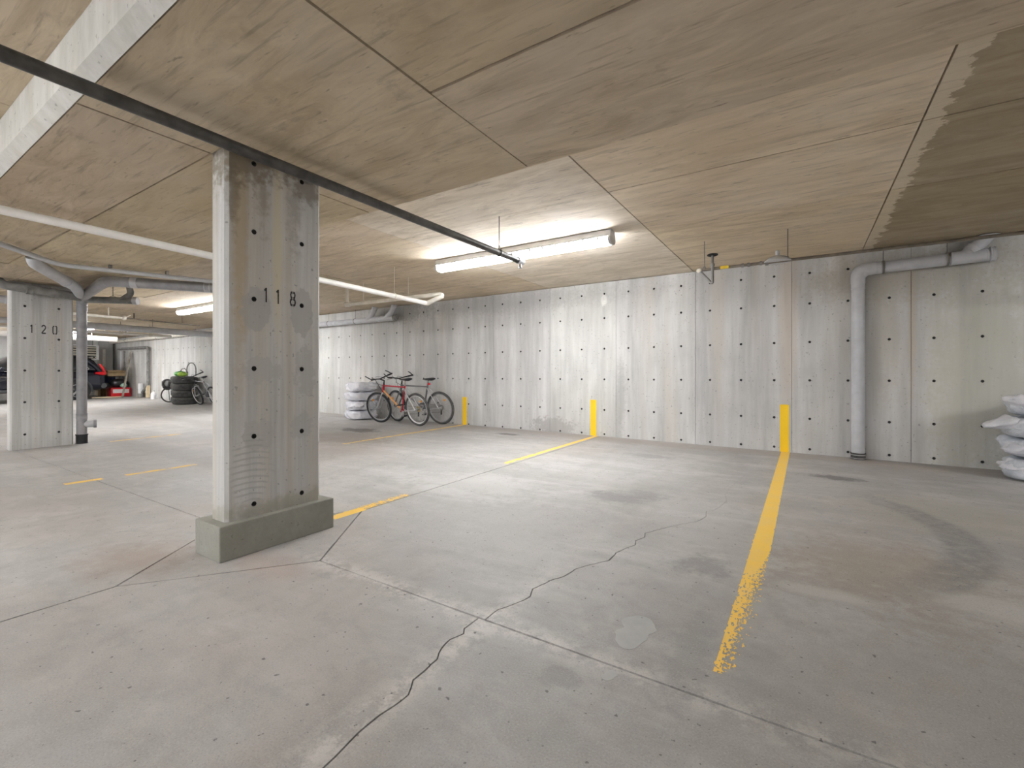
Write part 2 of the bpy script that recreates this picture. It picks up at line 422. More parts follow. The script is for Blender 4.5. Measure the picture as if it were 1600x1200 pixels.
# ------------------------------------------------------------------ mesh builders
class MB:
    def __init__(s):
        s.v, s.f, s.mi = [], [], []

    def add(s, vs, fs, mi=0):
        b = len(s.v)
        s.v += [tuple(p) for p in vs]
        s.f += [tuple(b + i for i in f) for f in fs]
        s.mi += [mi] * len(fs)
        return s

    def box(s, c, d, rz=0.0, mat=None, mi=0):
        vs = []
        for sx in (-.5, .5):
            for sy in (-.5, .5):
                for sz in (-.5, .5):
                    vs.append(V((sx * d[0], sy * d[1], sz * d[2])))
        m = (mat.to_4x4() if mat else M.Rotation(rz, 4, 'Z'))
        vs = [m @ p + V(c) for p in vs]
        return s.add(vs, [(0, 1, 3, 2), (4, 6, 7, 5), (0, 4, 5, 1), (2, 3, 7, 6), (0, 2, 6, 4), (1, 5, 7, 3)], mi)

    def bar(s, a, b, w, h, up=(0, 0, 1), mi=0):
        a, b = V(a), V(b)
        t = (b - a).normalized()
        r = t.cross(V(up))
        if r.length < 1e-4:
            r = V((1, 0, 0))
        r.normalize()
        u = r.cross(t)
        vs = []
        for q in (a, b):
            for i, j in ((-1, -1), (1, -1), (1, 1), (-1, 1)):
                vs.append(q + r * (i * w / 2) + u * (j * h / 2))
        return s.add(vs, [(3, 2, 1, 0), (4, 5, 6, 7), (0, 1, 5, 4), (1, 2, 6, 5), (2, 3, 7, 6), (3, 0, 4, 7)], mi)

    def tube(s, path, r, seg=12, closed=False, cap=True, mi=0, sx=1.0):
        P = [V(p) for p in path]
        n = len(P)
        rs = r if isinstance(r, (list, tuple)) else [r] * n
        T = []
        for i in range(n):
            if closed:
                t = P[(i + 1) % n] - P[i - 1]
            else:
                t = P[min(i + 1, n - 1)] - P[max(i - 1, 0)]
            T.append(t.normalized())
        u = T[0].orthogonal().normalized()
        vs, fs = [], []
        for i in range(n):
            if i:
                u = u - T[i] * u.dot(T[i])
                if u.length < 1e-6:
                    u = T[i].orthogonal()
                u.normalize()
            w = T[i].cross(u)
            for k in range(seg):
                a = 2 * pi * k / seg
                vs.append(P[i] + (u * cos(a) + w * sin(a) * sx) * rs[i])
        m = n if closed else n - 1
        if closed:
            # rotate the last ring to match the first with the least twist
            best, sh = 1e9, 0
            last = vs[(n - 1) * seg:]
            for k in range(seg):
                d = (last[k] - vs[0]).length
                if d < best:
                    best, sh = d, k
        for i in range(m):
            j = (i + 1) % n
            for k in range(seg):
                k2 = (k + 1) % seg
                if closed and i == n - 1:
                    fs.append((i * seg + (k + sh) % seg, i * seg + (k2 + sh) % seg, k2, k))
                else:
                    fs.append((i * seg + k, i * seg + k2, j * seg + k2, j * seg + k))
        if cap and not closed:
            fs.append(tuple(range(seg - 1, -1, -1)))
            fs.append(tuple((n - 1) * seg + k for k in range(seg)))
        return s.add(vs, fs, mi)

    def cyl(s, a, b, r, seg=14, r2=None, mi=0):
        return s.tube([a, b], [r, r if r2 is None else r2], seg, mi=mi)

    def lathe(s, prof, seg=24, c=(0, 0, 0), rot=None, mi=0, caps=True):
        vs, fs = [], []
        for (r, z) in prof:
            for k in range(seg):
                a = 2 * pi * k / seg
                vs.append(V((r * cos(a), r * sin(a), z)))
        n = len(prof)
        for i in range(n - 1):
            for k in range(seg):
                k2 = (k + 1) % seg
                fs.append((i * seg + k, i * seg + k2, (i + 1) * seg + k2, (i + 1) * seg + k))
        if caps:
            fs.append(tuple(range(seg - 1, -1, -1)))
            fs.append(tuple((n - 1) * seg + k for k in range(seg)))
        if rot:
            vs = [rot @ p for p in vs]
        return s.add([p + V(c) for p in vs], fs, mi)

    def torus(s, c, R0, r, axis='Y', seg=40, sub=10, mi=0, flat=1.0):
        vs, fs = [], []
        for i in range(seg):
            a = 2 * pi * i / seg
            for k in range(sub):
                b = 2 * pi * k / sub
                rr, h = R0 + r * cos(b), r * sin(b) * flat
                if axis == 'Y':
                    p = (rr * cos(a), h, rr * sin(a))
                elif axis == 'Z':
                    p = (rr * cos(a), rr * sin(a), h)
                else:
                    p = (h, rr * cos(a), rr * sin(a))
                vs.append(V(p) + V(c))
        for i in range(seg):
            j = (i + 1) % seg
            for k in range(sub):
                l = (k + 1) % sub
                fs.append((i * sub + k, j * sub + k, j * sub + l, i * sub + l))
        return s.add(vs, fs, mi)

    def ball(s, c, r, seg=16, rings=10, mi=0):
        rr = r if isinstance(r, (tuple, list)) else (r, r, r)
        vs, fs = [V((0, 0, -rr[2])) + V(c)], []
        for i in range(1, rings):
            t = -pi / 2 + pi * i / rings
            for k in range(seg):
                a = 2 * pi * k / seg
                vs.append(V((cos(t) * cos(a) * rr[0], cos(t) * sin(a) * rr[1], sin(t) * rr[2])) + V(c))
        vs.append(V((0, 0, rr[2])) + V(c))
        for k in range(seg):
            fs.append((0, 1 + (k + 1) % seg, 1 + k))
            for i in range(rings - 2):
                a = 1 + i * seg
                fs.append((a + k, a + (k + 1) % seg, a + seg + (k + 1) % seg, a + seg + k))
            a = 1 + (rings - 2) * seg
            fs.append((a + k, a + (k + 1) % seg, len(vs) - 1))
        return s.add(vs, fs, mi)

    def prism(s, poly, fn, d0, d1, mi=0):
        """poly: 2-D outline; fn(u, v, d) gives a point; d0/d1 the two depths"""
        n = len(poly)
        vs = [fn(u, v, d0) for u, v in poly] + [fn(u, v, d1) for u, v in poly]
        fs = [tuple(range(n)), tuple(range(2 * n - 1, n - 1, -1))]
        fs += [(i, n + i, n + (i + 1) % n, (i + 1) % n) for i in range(n)]
        return s.add(vs, fs, mi)

    def build(s, name, mat, parent=None, smooth=True, angle=38, bevel=0.0, subsurf=0):
        me = bpy.data.meshes.new(name)
        me.from_pydata(s.v, [], s.f)
        mats = mat if isinstance(mat, (list, tuple)) else [mat]
        for m in mats:
            me.materials.append(MT[m] if isinstance(m, str) else m)
        if len(mats) > 1:
            me.polygons.foreach_set('material_index', s.mi)
        import bmesh
        bm = bmesh.new()
        bm.from_mesh(me)
        bmesh.ops.recalc_face_normals(bm, faces=bm.faces)
        bm.to_mesh(me)
        bm.free()
        if smooth:
            me.polygons.foreach_set('use_smooth', [True] * len(me.polygons))
            me.set_sharp_from_angle(angle=R(angle))
        o = bpy.data.objects.new(name, me)
        COL.objects.link(o)
        if parent is not None:
            o.parent = parent
        if bevel:
            b = o.modifiers.new('bevel', 'BEVEL')
            b.width = bevel
            b.segments = 2
            b.limit_method = 'ANGLE'
        if subsurf:
            b = o.modifiers.new('subsurf', 'SUBSURF')
            b.levels = subsurf
            b.render_levels = subsurf
        return o


def tag(o, label, cat, group=None, kind=None):
    o['label'] = label
    o['category'] = cat
    if group:
        o['group'] = group
    if kind:
        o['kind'] = kind
    return o


def empty(name, loc=(0, 0, 0), rot=(0, 0, 0)):
    o = bpy.data.objects.new(name, None)
    o.empty_display_size = .1
    COL.objects.link(o)
    o.location = loc
    o.rotation_euler = rot
    return o


def thing(name, label, cat, loc=(0, 0, 0), rot=(0, 0, 0), group=None):
    return tag(empty(name, loc, rot), label, cat, group)


def dup(root, loc=None, label=None, rotz=None):
    r = root.copy()
    COL.objects.link(r)
    if loc:
        r.location = loc
    if rotz is not None:
        r.rotation_euler[2] = rotz
    if label:
        r['label'] = label
    for ch in list(root.children):
        c = ch.copy()
        COL.objects.link(c)
        c.parent = r
        for g in list(ch.children):
            d = g.copy()
            COL.objects.link(d)
            d.parent = c
    return r


def fillet(path, rad, n=6):
    """round the inner corners of a polyline"""
    P = [V(p) for p in path]
    out = [P[0]]
    for i in range(1, len(P) - 1):
        a, b, c = P[i - 1], P[i], P[i + 1]
        r = min(rad, (a - b).length * .49, (c - b).length * .49)
        p, q = b + (a - b).normalized() * r, b + (c - b).normalized() * r
        for k in range(n + 1):
            t = k / n
            out.append(p * (1 - t) ** 2 + b * 2 * t * (1 - t) + q * t * t)
    out.append(P[-1])
    return out


# ------------------------------------------------------------------ floor: slabs cut by saw joints and one crack
floor_base = MB().box((-9.2, -.9, -.15), (34.4, 16.8, .12))
floor = floor_base.build('floor', 'joint', smooth=False)
tag(floor, 'grey concrete parking garage floor with saw joints, stains and a long jagged crack', 'floor', kind='structure')

JX, JY = -2.84, 1.56
EX0, EX1, EY0 = -26.0, 7.6, -8.9
GAP = .0048


def jag(a, b, step=.06, amp=.0022, seed=0):
    a, b = V((a[0], a[1])), V((b[0], b[1]))
    n = max(1, int((b - a).length / step))
    d = (b - a).normalized()
    nn = V((-d.y, d.x))
    out = []
    for i in range(n):
        p = a + (b - a) * (i / n)
        k = MN.noise((p.x * 9 + seed, p.y * 9, seed)) * amp * (1 if 0 < i else 0)
        out.append((p.x + nn.x * k, p.y + nn.y * k))
    return out


def slab(outline, name='slab', grid=.8):
    """one cast slab: outline in plan, top following the floor's fall"""
    n = len(outline)
    xs = [p[0] for p in outline]
    ys = [p[1] for p in outline]
    vs = [V(p) for p in outline]
    x = math.floor(min(xs)) + grid / 2
    while x < max(xs):
        y = math.floor(min(ys)) + grid / 2
        while y < max(ys):
            vs.append(V((x, y)))
            y += grid
        x += grid
    ed = [(i, (i + 1) % n) for i in range(n)]
    ov, oe, of, *_ = delaunay_2d_cdt(vs, ed, [], 1, 1e-6)
    mb = MB()
    mb.add([(p.x, p.y, fz(p.x, p.y)) for p in ov], of)
    top = [(p[0], p[1], fz(*p)) for p in outline]
    mb.add(top + [(p[0], p[1], -.09) for p in outline], [(i, (i + 1) % n, n + (i + 1) % n, n + i) for i in range(n)])
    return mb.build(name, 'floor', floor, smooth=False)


CRACK = [(-1.02, EY0), (-1.06, -4), (-.98, -1.5), (-1.03, -.4), (-1.08, .3), (-1.05, .6), (-1.09, .9), (-1.09, .95), (-1.08, 1.0), (-1.08, 1.06), (-1.12, 1.12), (-1.12, 1.18),
         (-1.13, 1.25), (-1.16, 1.31), (-1.17, 1.37), (-1.15, 1.43), (-1.17, 1.46), (-1.17, 1.51), (-1.16, 1.56), (-1.14, 1.59), (-1.14, 1.66), (-1.11, 1.73),
         (-1.09, 1.79), (-1.08, 1.84), (-1.11, 1.91), (-1.10, 1.94), (-1.07, 2.06), (-1.04, 2.12), (-1.03, 2.23), (-1.0, 2.29), (-.97, 2.35), (-.92, 2.43),
         (-.925, 2.56), (-.90, 2.66), (-.87, 2.74), (-.89, 2.81), (-.86, 2.90), (-.88, 2.98), (-.84, 3.07), (-.77, 3.21), (-.72, 3.30), (-.64, 3.42),
         (-.61, 3.56), (-.63, 3.71), (-.58, 3.78), (-.54, 4.09), (-.58, 4.32), (-.58, 4.56), (-.55, 4.97), (-.48, 5.69), (-.46, 6.04), (-.44, 6.6), (-.45, WY + .02)]


def crack_side(sgn, y0, y1):
    """one face of the crack between two y values, opening tapering to a hairline"""
    pts = []
    fine = []
    for (a, b) in zip(CRACK[:-1], CRACK[1:]):
        k = max(1, int(abs(b[1] - a[1]) / .03))
        for i in range(k):
            t = i / k
            fine.append((a[0] + (b[0] - a[0]) * t, a[1] + (b[1] - a[1]) * t))
    fine.append(CRACK[-1])
    for (x, y) in fine:
        if y < y0 - 1e-6 or y > y1 + 1e-6:
            continue
        w = .0030 + .0024 * max(0, MN.noise((x * 5, y * 5, 3)))
        if y > 2.6:
            w *= max(.12, 1 - (y - 2.6) / 2.2)
        if y < .6:
            w *= .7
        x += MN.noise((x * 30, y * 30, 9)) * .006
        pts.append((x + sgn * w, y))
    return pts


def close_y(pts, y0, y1):
    """pin the first and last points of a crack side to the slab's own edges"""
    pts = [p for p in pts if y0 + .004 < p[1] < y1 - .004]
    return [(pts[0][0], y0)] + pts + [(pts[-1][0], y1)]


DR, DT, DB, DL = (-2.278, JY), (JX, 2.30), (JX, .83), (-3.40, JY)    # isolation diamond round the column
g = GAP
X2, X0 = 3.56, -9.24
yT, yB = WY + .02, EY0
cL_n = close_y(crack_side(-1, JY, yT), JY + g, yT)
cR_n = close_y(crack_side(+1, JY, yT), JY + g, yT)
cL_s = close_y(crack_side(-1, yB, JY), yB, JY - g)
cR_s = close_y(crack_side(+1, yB, JY), yB, JY - g)


def ring(*segs):
    out = []
    for sgm in segs:
        out += sgm
    res = []
    for p in out:
        if not res or (abs(p[0] - res[-1][0]) + abs(p[1] - res[-1][1])) > 1e-4:
            res.append(p)
    return res


# north of the joint, between column line and crack (a corner cut off by the diamond)
slab(ring(jag((DR[0] + g, JY + g), (cL_n[0][0], JY + g), seed=1), cL_n, [(JX + g, yT)],
          jag((JX + g, yT), (JX + g, DT[1] + g), seed=2), jag((JX + g, DT[1] + g), (DR[0] + g, JY + g), seed=3)))
slab(ring(jag((cR_n[0][0], JY + g), (X2 - g, JY + g), seed=4), [(X2 - g, JY + g), (X2 - g, yT)], cR_n[::-1]))
# south of the joint
slab(ring([(JX + g, yB)], cL_s, jag((cL_s[-1][0], JY - g), (DR[0] + g, JY - g), seed=5),
          jag((DR[0] + g, JY - g), (JX + g, DB[1] - g), seed=6), jag((JX + g, DB[1] - g), (JX + g, yB), seed=7)))
slab(ring(cR_s, jag((cR_s[-1][0], JY - g), (X2 - g, JY - g), seed=8), [(X2 - g, JY - g), (X2 - g, yB)]))
# diamond
slab(ring(jag((DB[0], DB[1] + g), (DR[0] - g, JY), seed=6), jag((DR[0] - g, JY), (DT[0], DT[1] - g), seed=3),
          jag((DT[0], DT[1] - g), (DL[0] + g, JY), seed=9), jag((DL[0] + g, JY), (DB[0], DB[1] + g), seed=10)))
# west bay
slab(ring(jag((JX - g, DT[1] + g), (JX - g, yT), seed=2), [(JX - g, yT), (X0 + g, yT), (X0 + g, JY + g)],
          jag((X0 + g, JY + g), (DL[0] - g, JY + g), seed=11), jag((DL[0] - g, JY + g), (JX - g, DT[1] + g), seed=9)))
slab(ring([(X0 + g, yB), (JX - g, yB)], jag((JX - g, yB), (JX - g, DB[1] - g), amp=.006, seed=7),
          jag((JX - g, DB[1] - g), (DL[0] - g, JY - g), seed=10), jag((DL[0] - g, JY - g), (X0 + g, JY - g), seed=11), [(X0 + g, JY - g)]))
# plain bays further off
for xa, xb in ((-15.64, X0), (EX0, -15.64), (X2, EX1)):
    slab([(xa + g, JY + g), (xb - g, JY + g), (xb - g, yT), (xa + g, yT)])
    slab([(xa + g, yB), (xb - g, yB), (xb - g, JY - g), (xa + g, JY - g)])


def blob_patch(cx, cy, pts, name, label):
    n = 48
    out = []
    for i in range(n):
        a = 2 * pi * i / n
        k = i / n * len(pts)
        r0, r1 = pts[int(k) % len(pts)], pts[(int(k) + 1) % len(pts)]
        t = k - int(k)
        t = t * t * (3 - 2 * t)
        r = (r0 + (r1 - r0) * t) * (1 + .05 * MN.noise((i * .7, cx, cy)))
        out.append((cx + r * cos(a), cy + r * sin(a)))
    mb = MB().prism(out, lambda u, v, d: (u, v, fz(u, v) + d), -.004, .0012)
    o = mb.build(name, 'patch', floor, smooth=False)
    o['label'] = label
    return o


blob_patch(-.575, 1.82, [.05, .09, .13, .10, .05, .09, .14, .07], 'mortar_patch', 'smooth pale grey mortar patch')
blob_patch(-.567, 1.50, [.018, .03, .035, .02, .018, .03, .03, .02], 'mortar_patch', 'small pale grey mortar patch beside the joint')


# painted stall lines: thin films with worn-off flakes
def paint_strip(name, label, x, y0, y1, w, keep, cell=(.004, .006), group='yellow stall lines on the floor'):
    nx, ny = max(2, int(w / cell[0])), max(2, int(abs(y1 - y0) / cell[1]))
    mb = MB()
    for j in range(ny):
        ya, yb = y0 + (y1 - y0) * j / ny, y0 + (y1 - y0) * (j + 1) / ny
        i = 0
        while i < nx:
            if not keep((i + .5) / nx, (ya + yb) / 2):
                i += 1
                continue
            i0 = i
            while i < nx and keep((i + .5) / nx, (ya + yb) / 2):
                i += 1
            xa, xb = x - w / 2 + w * i0 / nx, x - w / 2 + w * i / nx
            q = [(xa, ya), (xb, ya), (xb, yb), (xa, yb)]
            mb.add([(u, v, fz(u, v) + .0013) for u, v in q], [(0, 1, 2, 3)])
    o = mb.build(name, 'yellow', smooth=False)
    return tag(o, label, 'painted line', group)


def wear(u, y, sc, th, s=0):
    return MN.fractal((u * 3.0 + s, y * sc, s), .8, 2.2, 4) < th


def keep3(u, y):
    edge = 1.0 + .07 * MN.noise((y * 20, 1, 1))
    if y < 3.1:
        edge = 1.0 - (3.1 - y) / 1.4 * .72
        edge += MN.fractal((u * 9, y * 45, 2), .6, 2.2, 5) * .5 * min(1, (3.1 - y) / .5)
    lo = .03 + .04 * MN.noise((y * 25, 7, 1))
    if u < lo or u > edge:
        return False
    return not (y < 2.7 and MN.fractal((u * 7, y * 30, 8), .7, 2, 4) > .42)


paint_strip('stall_line', 'long yellow stall line running from the wall towards the camera, worn at its near end', -.222, WY - .01, 1.72, .105, keep3)


def keep2a(u, y):
    f = (y - 4.4) / 2.7
    return .05 < u < .95 and MN.fractal((u * 4, y * 9, 3), .8, 2.2, 4) < .28 + f * .5


paint_strip('stall_line', 'thin yellow stall line meeting the middle of the three wall stripes', -2.925, 4.4, WY - .01, .085, keep2a)


def keep2b(u, y):
    if y < 2.34:
        return u > .12 + .1 * MN.noise((y * 30, 2, 2))
    if abs(u - .45) < .05:
        return True
    return MN.fractal((u * 9 + 4, y * 30, 5), .8, 2.2, 4) < .10 - (y - 2.34) * .45 and abs(u - .45) < .4


paint_strip('stall_line', 'short worn yellow line at the foot of the column numbered 118', -2.88, 2.06, 2.82, .11, keep2b)


def keep1(u, y):
    return .05 < u < .95 and MN.fractal((u * 4, y * 6, 6), .8, 2.2, 4) < .02 + (y - 4.4) * .16


paint_strip('stall_line', 'faint yellow stall line running to the wall stripe beside the bicycles', -5.72, 4.3, WY - .01, .085, keep1)


def keepd(u, y):
    return .04 < u < .96 and MN.fractal((u * 4, y * 9, 7), .8, 2.2, 4) < .5


paint_strip('stall_line', 'short yellow dash on the open floor, farther from column 118', -5.91, 1.34, 1.62, .10, keepd)
paint_strip('stall_line', 'yellow dash on the floor close behind column 118', -5.90, 1.80, 2.45, .09, lambda u, y: keepd(u, y) and MN.fractal((u * 4, y * 9, 9), .8, 2.2, 4) < .5 - (y - 1.8) * .7)
paint_strip('stall_line', 'faint yellow line on the far floor beside column 120', -9.0, 2.55, 3.5, .09, lambda u, y: MN.fractal((u * 4, y * 6, 12), .8, 2.2, 4) < .1)
paint_strip('stall_line', 'faint yellow line in front of the stack of white bagged tires', -9.1, 4.6, 6.2, .08, lambda u, y: MN.fractal((u * 4, y * 6, 15), .8, 2.2, 4) < .1)

# ------------------------------------------------------------------ back wall: form panels with tie holes
ROWS = [.061, .462, .968, 1.474, 1.981, 2.383]
VB = [-.12, .26, .715, 1.221, 1.728, 2.18, CU - .004]


def holed_face(mb, us, vs, holes, fn, r=.0165, depth=.035):
    """cells us x vs on a plane fn(u, v, d); each cell has a conical tie hole at holes[i][j]"""
    for i in range(len(us) - 1):
        for j in range(len(vs) - 1):
            u0, u1, v0, v1 = us[i], us[i + 1], vs[j], vs[j + 1]
            h = holes(i, j)
            if h is None:
                mb.add([fn(u0, v0, 0), fn(u1, v0, 0), fn(u1, v1, 0), fn(u0, v1, 0)], [(0, 1, 2, 3)])
                continue
            hu, hv = h
            out = [(u1, hv), (u1, v1), (hu, v1), (u0, v1), (u0, hv), (u0, v0), (hu, v0), (u1, v0)]
            P = [fn(u, v, 0) for u, v in out]
            for rr, d in ((r, 0), (r * .62, depth)):
                P += [fn(hu + rr * cos(k * pi / 4), hv + rr * sin(k * pi / 4), d) for k in range(8)]
            F = [(k, (k + 1) % 8, 8 + (k + 1) % 8, 8 + k) for k in range(8)]
            mb.add(P, F, 0)
            F = [(8 + k, 8 + (k + 1) % 8, 16 + (k + 1) % 8, 16 + k) for k in range(8)] + [tuple(range(16, 24))]
            mb.add(P, F, 1)


wall = MB().box((-9.2, WY + .16, 1.25), (34.4, .2, 2.9)).build('wall_back', 'joint', smooth=False)
tag(wall, 'long pale concrete wall with rows of dark tie holes and panel seams', 'wall', kind='structure')
PW = 1.2192
pm = MB()
gp = .0022
PP = [[], []]
for var in range(2):
    m2 = MB()
    holed_face(m2, [gp, .4064, .8128, PW - gp], VB, lambda i, j: (.2032 + .4064 * i, ROWS[j]) , lambda u, v, d: (u, d, v))
    for (ua, ub) in ((gp, gp), (PW - gp, PW - gp)):
        m2.add([(ua, 0, VB[0]), (ua, 0, VB[-1]), (ua, .07, VB[-1]), (ua, .07, VB[0])], [(0, 1, 2, 3)])
    PP[var] = m2
first = None
k0 = int(math.floor((-25.2 + 2.588) / PW))
for k in range(k0, 8):
    if first is None:
        o = PP[0].build('panel', ['wall', 'hole'], wall, smooth=False)
        first = o
    else:
        o = first.copy()
        COL.objects.link(o)
    o.location = (-2.588 + PW * k, WY + random.uniform(-.0025, .0025), 0)
    t = random.uniform(.93, 1.03)
    o.color = (t, t * random.uniform(.99, 1.0), t * random.uniform(.965, .995), 1)

# other walls, outside the picture or far off
w = MB().box((-25.3, -.9, 1.25), (.2, 16.4, 2.9)).build('wall_left', 'wallplain', smooth=False)
tag(w, 'far concrete end wall behind the parked car', 'wall', kind='structure')
w = MB().box((7.6, -.9, 1.25), (.2, 16.4, 2.9)).build('wall_right', 'wallplain', smooth=False)
tag(w, 'concrete wall at the right end of the garage', 'wall', kind='structure')
w = MB().box((-9.2, -8.95, 1.25), (34.4, .2, 2.9)).build('wall_front', 'wallplain', smooth=False)
tag(w, 'concrete wall opposite the long tie hole wall', 'wall', kind='structure')

# ------------------------------------------------------------------ ceiling: two upper slabs and a thickened band on the columns
ceil = MB().box((-9.2, -.9, CU + .14), (34.4, 16.8, .2)).build('ceiling', 'joint', smooth=False)
tag(ceil, 'tan concrete ceiling with plywood form panel seams and a lower band over the columns', 'ceiling', kind='structure')


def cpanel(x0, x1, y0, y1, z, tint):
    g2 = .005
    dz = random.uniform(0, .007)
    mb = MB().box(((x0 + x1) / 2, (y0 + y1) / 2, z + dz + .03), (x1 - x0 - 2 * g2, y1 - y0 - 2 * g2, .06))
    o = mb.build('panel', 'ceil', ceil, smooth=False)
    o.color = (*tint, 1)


def rt():
    t = random.uniform(.93, 1.05)
    return (t, t * random.uniform(.985, 1.015), t * random.uniform(.95, 1.04))


LAMPLIT = (1.14, 1.20, 1.33)  # lamp glow painted into the tint of the panels around it
XS = [EX0]
XU = [-1.40 - 2.44 * k for k in range(10, -1, -1)] + [.60, 3.04, 5.48, EX1]
XU = [EX0] + [x for x in XU if x > EX0 + .3]
YU = [BY1, 3.68, 4.91, 6.13, WY + .05]
for a, b in zip(XU[:-1], XU[1:]):
    for c, d in zip(YU[:-1], YU[1:]):
        t = rt()
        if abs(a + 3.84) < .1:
            t = tuple(p * q for p, q in zip(LAMPLIT, (1, 1, 1)))
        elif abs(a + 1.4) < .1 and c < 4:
            t = (1.12, 1.13, 1.16)  # here and below: weaker lamp spill put into the panel tint
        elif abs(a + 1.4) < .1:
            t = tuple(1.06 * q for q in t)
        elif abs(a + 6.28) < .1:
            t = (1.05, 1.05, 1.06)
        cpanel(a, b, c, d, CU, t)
YD = [EY0, -7.7, -6.48, -5.26, -4.04, -2.82, -1.6, -.38, BY0]
for a, b in zip(XU[:-1], XU[1:]):
    for c, d in zip(YD[:-1], YD[1:]):
        cpanel(a, b, c, d, CU, rt())
# band
band = MB().box((-9.2, (BY0 + BY1) / 2, (CL + CU) / 2 + .035), (33.6, BY1 - BY0 - .004, CU - CL - .01)).build('slab_band', 'joint', ceil, smooth=False)
bx = [-1.45 - 2.44 * k for k in range(10, 0, -1)]
for (a, b, c, d) in [(-1.45, 1.0, BY0 + .05, 1.56), (-1.45, 1.0, 1.56, BY1), (1.0, 3.44, BY0 + .05, 1.56), (1.0, 3.44, 1.56, BY1), (3.44, EX1, BY0 + .05, BY1),
                     (-2.92, -1.45, BY0 + .05, BY1), (-5.36, -2.92, BY0 + .05, 1.29), (-5.36, -2.92, 1.29, BY1),
                     (-7.80, -5.36, BY0 + .05, 1.29), (-7.80, -5.36, 1.29, BY1), (-10.24, -7.8, BY0 + .05, 1.56), (-10.24, -7.8, 1.56, BY1),
                     (-12.7, -10.24, BY0 + .05, BY1), (-17.6, -12.7, BY0 + .05, BY1), (EX0, -17.6, BY0 + .05, BY1)]:
    cpanel(a, b, c, d, CL, tuple(.93 * q for q in rt()))  # darkened tint: the dimmer light on the band put into its colour
# slab edges: vertical face with a chamfered foot on the camera side, plain on the wall side
ed = MB()
prof = [(BY0 - .004, CU + .04), (BY0 - .004, CL + .045), (BY0 + .048, CL - .001), (BY0 + .06, CL + .05), (BY0 + .06, CU + .04)]
n = len(prof)
ed.add([(EX0, y, z) for y, z in prof] + [(EX1, y, z) for y, z in prof], [(i, (i + 1) % n, n + (i + 1) % n, n + i) for i in range(n)])
ed.build('slab_edge', 'beamface', ceil, smooth=False)['label'] = 'pale chamfered edge of the lower ceiling band'
ed = MB().box((-9.2, BY1 + .006, (CL + CU) / 2 + .02), (33.6, .012, CU - CL + .03))
o = ed.build('slab_edge', 'ceil', ceil, smooth=False)

# ------------------------------------------------------------------ columns
DIG = {'1': [[(.08, 1.0), (.08, 0)], [(.08, .94), (-.12, .80)]],
       '2': [[(-.27, .76), (-.22, .92), (-.05, 1.0), (.12, .97), (.25, .85), (.25, .68), (.12, .48), (-.12, .25), (-.3, .03)], [(-.3, .03), (.3, .03)]],
       '0': [[(-.06, .98), (-.22, .96), (-.28, .84), (-.28, .16), (-.22, .04), (-.06, .02)], [(.06, .98), (.22, .96), (.28, .84), (.28, .16), (.22, .04), (.06, .02)]],
       '8': [[(-.05, .98), (-.2, .94), (-.26, .80), (-.22, .62), (-.06, .54)], [(.05, .98), (.2, .94), (.26, .80), (.22, .62), (.06, .54)],
             [(-.06, .50), (-.24, .42), (-.3, .26), (-.24, .08), (-.05, .02)], [(.06, .50), (.24, .42), (.3, .26), (.24, .08), (.05, .02)]]}


def digit(ch, x, y, z, h, parent, wd=.16, slant=0.0):
    """one stencilled digit on a face that looks towards +x; y runs to the right in the photo"""
    mb = MB()
    for st in DIG[ch]:
        P = [V((p[0], p[1])) for p in st]
        L, Rr = [], []
        for i, p in enumerate(P):
            t = (P[min(i + 1, len(P) - 1)] - P[max(i - 1, 0)]).normalized()
            nn = V((-t.y, t.x)) * (wd / 2)
            if 0 < i < len(P) - 1:
                t0 = (P[i] - P[i - 1]).normalized()
                n0 = V((-t0.y, t0.x)) * (wd / 2)
                nn = nn / max(.5, (nn.normalized().dot(n0.normalized())))
            L.append(p + nn)
            Rr.append(p - nn)
        for i in range(len(P) - 1):
            q = [L[i], Rr[i], Rr[i + 1], L[i + 1]]
            mb.add([(x + .0012, y + (a.x) * h * .62 + slant * a.y * h, z + a.y * h) for a in q], [(0, 1, 2, 3)])
            mb.add([(x - .002, y + (a.x) * h * .62 + slant * a.y * h, z + a.y * h) for a in q], [(0, 1, 2, 3)])
    return mb.build('digit', 'stencil', parent, smooth=False)


def column(name, label, xf, th, y0, y1, z0, ztop, hy, hz, digits, dz, dh, dys, plinth=None):
    t = thing(name, label, 'column', ((xf - th / 2), (y0 + y1) / 2, z0))
    off = V(t.location)
    ch = .018
    mb = MB()
    us = [y0 + ch, (hy[0] + hy[1]) / 2, y1 - ch]
    vs = [z0] + [(a + b) / 2 for a, b in zip(hz[:-1], hz[1:])] + [ztop]
    holed_face(mb, us, vs, lambda i, j: (hy[i], hz[j]), lambda u, v, d: V((xf - d, u, v)) - off, r=.0155)
    pl = [(xf, y0 + ch), (xf - ch, y0), (xf - th + ch, y0), (xf - th, y0 + ch), (xf - th, y1 - ch), (xf - th + ch, y1), (xf - ch, y1), (xf, y1 - ch)]
    P = [V((x, y, z0)) - off for x, y in pl] + [V((x, y, ztop)) - off for x, y in pl]
    mb.add(P, [(i, i + 1, 9 + i, 8 + i) for i in range(7)] + [tuple(range(8))])
    sh = mb.build('shaft', ['column', 'hole'], t, smooth=False)
    if plinth:
        px0, px1, py0, py1, pz = plinth
        p = MB().box(V(((px0 + px1) / 2, (py0 + py1) / 2, z0 + pz / 2)) - off, (px1 - px0, py1 - py0, pz)).build('plinth', 'plinth', t, smooth=False, bevel=.006)
        p['label'] = 'darker greenish grey concrete base block'
    for c, y in zip(digits, dys):
        digit(c, xf - off.x, y - off.y, dz - off.z, dh, t, slant=-.0)
    return t


